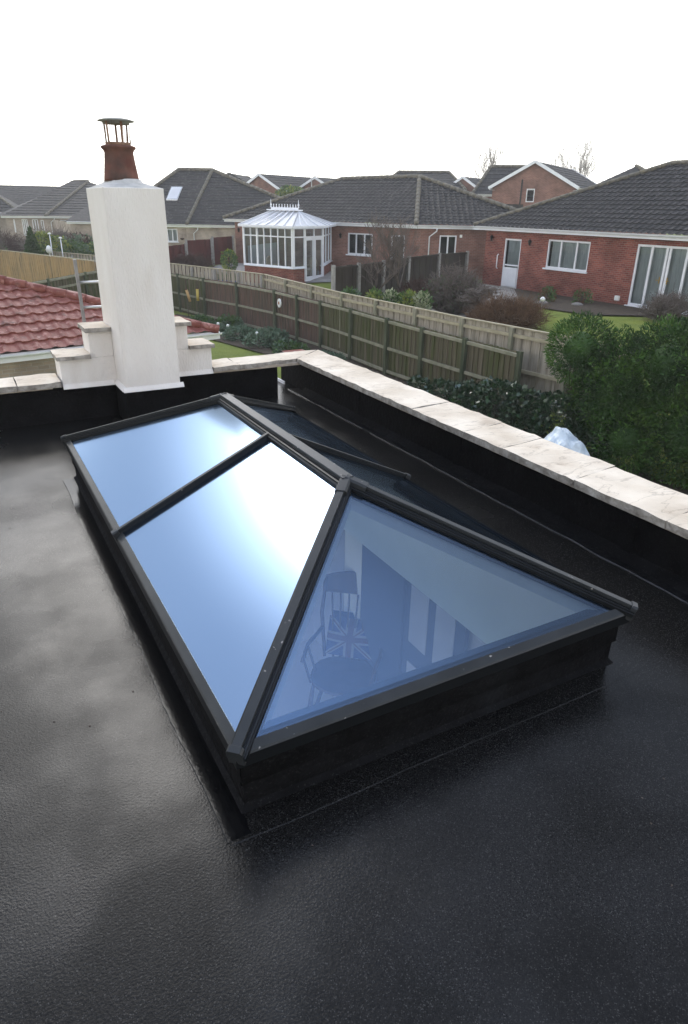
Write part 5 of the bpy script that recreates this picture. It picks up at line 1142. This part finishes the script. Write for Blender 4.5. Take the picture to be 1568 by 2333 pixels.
# things on the green fence
t = thing('wall_plaque', 'round pale plaque hung on the brown fence panel', 'plaque', (11.0,25.2,1.1)); c_ = V(11.02,24.55,1.42)
mb = MB(); mb.tube([c_+V(-.10,.0,0), c_+V(-.14,0,0)], .17, 24, smooth=False); mb.build('disc', 'lampglass', t)
mb = MB(); mb.tube([c_+V(-.13,0,0), c_+V(-.15,0,0)], .06, 16, smooth=False); mb.build('centre', 'clay', t)
for k, (x, y, z, mt, lab) in enumerate([(9.05,31.0,1.05,'seed','tan bird feeder tube hanging at a slant before the fence'),(9.45,30.6,1.12,'yellow','yellow bird feeder tube hanging upright before the fence')]):
    t = thing('bird_feeder', lab, 'bird feeder', (x,y,0), 'bird feeders by the fence'); dx = .14 if k == 0 else 0
    mb = MB(); mb.tube([(x,y,0),(x,y,1.75),(x+.12,y-.05,1.85)], .014, 6); mb.build('pole', 'bark', t)
    mb = MB(); mb.tube([(x-.05,y-.1,z+.32),(x-.05+dx,y-.1,z-.22)], .065, 10); mb.build('tube', mt, t)
    mb = MB(); mb.tube([(x-.06,y-.1,z+.33),(x-.04,y-.05,1.8)], .012, 4); mb.lathe((x-.055,y-.1,z+.31), [(.08,0),(.03,.05)], 10); mb.build('hanger', 'darktwig', t)
# neighbours' garden
baretree('bare_tree', 'bare grey tree in front of the middle bungalow window', (13.3,21.2,1.1), 4.4, spread=.85, levels=4, seed=4, r0_=.075, kids=4, trunk_h=.38, upness=.95, tw=.006)
baretree('bare_tree', 'taller bare tree with upright twigs in front of the garden door', (14.95,21.6,1.2), 5.2, spread=.75, levels=4, seed=12, r0_=.075, kids=4, trunk_h=.36, upness=1.1, tw=.006)
baretree('bare_tree', 'crooked low bare fruit tree in front of the right bungalow door', (15.5,18.3,1.25), 3.1, spread=1.5, levels=4, seed=23, r0_=.1, kids=5, trunk_h=.3, upness=.25, tw=.008)
twigbush('round_shrub', 'rounded dark brown bare shrub below the tall bare tree', (15.3,21.3,1.25), .95, .85, 1.25, 650, 'darktwig', 3, .008)
twigbush('round_shrub', 'tangled grey green shrub left of the crooked fruit tree', (16.3,20.2,1.3), 1.35, 1.1, 1.75, 600, 'twig', 5, .009, .9)
bush('leafy_shrub', 'grey green leafy growth in the tangled shrub by the dark fence', 'shrub', [(16.3,20.4,2.0,1.2,1.0,.7)], 2500, .06, ['greenleaf','greyleaf'], seed=31, shell=.3)
twigbush('russet_shrub', 'russet twiggy shrub just behind the pale capped fence', (15.6,16.4,1.2), 1.5, 1.3, 1.15, 900, 'redtwig', 7, .007)
twigbush('bare_shrub', 'small grey bare shrub in front of the patio doors', (21.3,14.6,1.5), 1.2, .7, .95, 300, 'twig', 9, .008, .6)
for k, (x, y, r_, mt) in enumerate([(12.55,19.9,.40,'yellowleaf'),(12.95,19.5,.36,'ivyvar'),(13.4,19.1,.42,'yellowleaf'),(12.0,20.7,.42,'greyleaf'),(13.75,18.7,.36,'ivyvar')]):
    bush('evergreen_shrub', ['yellow green shrub, left one behind the pale fence','cream variegated shrub between the two yellow green ones','yellow green shrub, right one behind the pale fence','grey green shrub by the concrete post behind the pale fence','cream edged shrub at the right end of the evergreen group'][k], 'shrub', [(x,y,1.95,r_*.9,r_*.9,.42),(x,y,1.4,r_*.7,r_*.7,.6)], 1000, .09, [mt,'greenleaf'], seed=40+k, shell=.4, aspect=2.6, up_bias=.7)
for k, (x, y, s_) in enumerate([(20.9,20.0,.35),(21.9,19.0,.4),(22.2,21.2,.3)]):
    bush('bedding_shrub', ['small dark shrub under the left of the bungalow window','small dark shrub right of the bungalow window, by the wall','small low plant against the brick wall left of the window'][k], 'shrub', [(x,y,1.5+s_*.6,s_,s_,s_)], 500, .06, ['greenleaf','redtwig'], seed=50+k, shell=.3)
for k, (x, y) in enumerate([(20.3,19.6),(21.2,18.6)]):
    mb = MB(); c_ = V(x, y, 1.5); mb.lathe(c_, [(.2,0),(.24,.07),(.14,.13),(.02,.15)], 9); one(mb, 'rockery_stone', 'pathmat', ['pale rounded stone in the bed, left of two under the bungalow window','pale rounded stone in the bed, right of two under the bungalow window'][k], 'stone', 'stones in the bungalow bed')
t = thing('garden_light', 'white globe lamp on a stake in the bed under the bungalow window', 'garden light', (19.2,18.5,1.48)); mb = MB(); mb.tube([(19.2,18.5,1.48),(19.2,18.5,1.8)], .015, 6); mb.build('stake', 'steel', t); mb = MB(); mb.lathe((19.2,18.5,1.78), [(.03,0),(.1,.06),(.1,.12),(.03,.18)], 12); mb.build('globe', 'lampglass', t)
# pots by the conservatory
for k, (x, y, s_) in enumerate([(12.35,35.3,.30),(12.75,34.8,.26),(11.6,36.1,.22)]):
    t = thing('blue_pot', ['large blue glazed pot by the conservatory corner','blue glazed pot touching the conservatory sill end','small blue pot farthest left of the conservatory'][k], 'plant pot', (x,y,1.4), 'blue pots by the conservatory')
    mb = MB(); mb.lathe((x,y,hgt(x,y)), [(s_*.6,0),(s_,s_*1.1),(s_*1.05,s_*1.4),(s_*.85,s_*1.4)], 16); mb.build('pot', 'blue', t); leafcloud([(x,y,hgt(x,y)+s_*1.9,s_,s_,s_*.8)], 260, .09, seed=60+k, shell=.2).build('foliage', ['greenleaf','greyleaf'], t)
bush('leafy_shrub', 'pale green shrub at the left corner of the conservatory', 'shrub', [(13.0,36.0,2.2,.45,.45,.6)], 900, .08, ['greenleaf','yellowleaf'], seed=71)
twigbush('dark_shrub', 'dark low shrub in front of the maroon fence', (11.7,38.8,1.4), 1.4, 1.0, .95, 500, 'darktwig', 13, .01)
# left gardens
t = thing('cone_conifer', 'dark green cone shaped conifer behind the golden fence', 'tree', (3.95,43.6,1.0))
leafcloud([(3.95,43.6,1.5+i*.30,.74*(1-i/7.2),.74*(1-i/7.2),.42) for i in range(7)], 9000, .09, seed=80, shell=.5, aspect=2.6, up_bias=.6).build('foliage', ['conifer','conifer'], t); mb = MB(); mb.tube([(3.95,43.6,.5),(3.95,43.6,3.2)], [.08,.02], 6); mb.build('trunk', 'bark', t)
bush('leafy_shrub', 'bright green leafy shrub right of the cone conifer', 'shrub', [(4.9,46.2,2.75,.7,.6,.6),(5.6,46.6,2.4,.8,.6,.7)], 2600, .09, ['yellowleaf','greenleaf'], seed=81)
for k, e_ in enumerate([(6.6,47,2.0,1.1,.8,.8),(8.2,47.5,1.95,1.2,.8,.75),(7.4,50,2.1,1.4,.8,1.0),(1.8,50,1.9,1.3,.8,1.0)]):
    bush('garden_shrub', ['olive shrub left of the chimney behind the pale fence','green shrub nearest the chimney behind the pale fence','loose green shrub under the far bungalow windows','dark shrub left of the cone conifer'][k], 'shrub', [e_], 2400, .10, [['greenleaf','greyleaf'],['greenleaf','yellowleaf'],['greyleaf','darktwig'],['conifer','greenleaf']][k], seed=90+k, shell=.3)
twigbush('bare_shrub', 'tangle of bare brown twigs left of the chimney', (6.2,52,1.5), 2.4, 1.4, 1.7, 700, 'twig', 15, .012, .8)
twigbush('bare_shrub', 'purplish bare shrub row at the far left, behind the golden fence', (2.4,54,1.5), 2.6, 1.4, 1.5, 600, 'darktwig', 16, .013, .8)
baretree('bare_tree', 'bare bushy tree at the left edge of the photo', (1.9,45,1.0), 4.6, spread=.9, levels=4, seed=31, r0_=.07, kids=4, trunk_h=.3, upness=.8, tw=.010)
for k, (x, y, z) in enumerate([(5.65,44.6,1.5),(5.2,45.6,1.5)]):
    t = thing('garden_lamp', ['white mushroom topped garden lamp, right one by the chimney','white mushroom topped garden lamp, left one farther from the chimney'][k], 'garden lamp', (x,y,z), 'mushroom lamps')
    mb = MB(); mb.tube([(x,y,z-.3),(x,y,z+1.55+.2*k)], .03, 6); mb.build('post', 'upvc', t); mb = MB(); mb.lathe((x,y,z+1.5+.2*k), [(.03,0),(.11,.02),(.08,.08),(.02,.10)], 12); mb.build('hood', 'lampglass', t)
mb = MB(); mb.lathe((5.0,45.3,2.15), [(.03,0),(.14,.05),(.19,.22),(.10,.42),(.02,.46)], 10); mb.tube([(5.0,45.3,1.2),(5.0,45.3,2.2)], .04, 6); one(mb, 'white_cover', 'lampglass', 'white fabric bundle where the pale fence meets the golden fence', 'cover')
t = thing('round_tree', 'small round headed tree on the skyline at the far left', 'tree', (5.6,100,1.5)); leafcloud([(5.6,100,8.2,1.5,1.2,.8)], 900, .25, seed=99).build('foliage', ['twig','greyleaf'], t); mb = MB(); mb.tube([(5.6,100,1.5),(5.6,100,8)], [.3,.12], 6); mb.build('trunk', 'bark', t)
bush('leafy_tree', 'green leafy tree between the far gabled houses and the bungalow roof', 'tree', [(28.9,62.5,5.5,1.7,1.3,1.15),(27.7,63.5,4.8,1.3,1.2,1.0)], 3500, .16, ['greenleaf','yellowleaf'], base=(28.4,60.8,1.5), seed=101, shell=.35)
baretree('bare_tree', 'fine twigged bare tree on the skyline left of the gabled brick house', (58.0,68.4,1.5), 12.6, mats_=('haztwig','haztwig'), spread=.5, levels=4, seed=44, r0_=.12, kids=5, trunk_h=.36, upness=.8, tw=.0115)
baretree('bare_tree', 'very faint bare tree on the skyline above the gabled brick house', (66.5,63.2,1.5), 13.6, mats_=('haztwig','haztwig'), spread=.55, levels=4, seed=52, r0_=.12, kids=5, trunk_h=.36, upness=.8, tw=.0115)

# ================================================================ HAZE
mb = MB(); mb.box((60, 70, 9.5), (900, 700, 21.4)); hzb = mb.build('haze', 'black')
tag(hzb, kind='stuff')
hm, ht, ho = new_mat('damp_air'); pv = ht.nodes.new('ShaderNodeVolumePrincipled'); pv.inputs['Color'].default_value = (.97,.96,.94,1); pv.inputs['Density'].default_value = .0012; pv.inputs['Anisotropy'].default_value = .35
ht.links.new(pv.outputs[0], ho.inputs['Volume']); hzb.data.materials.clear(); hzb.data.materials.append(hm)
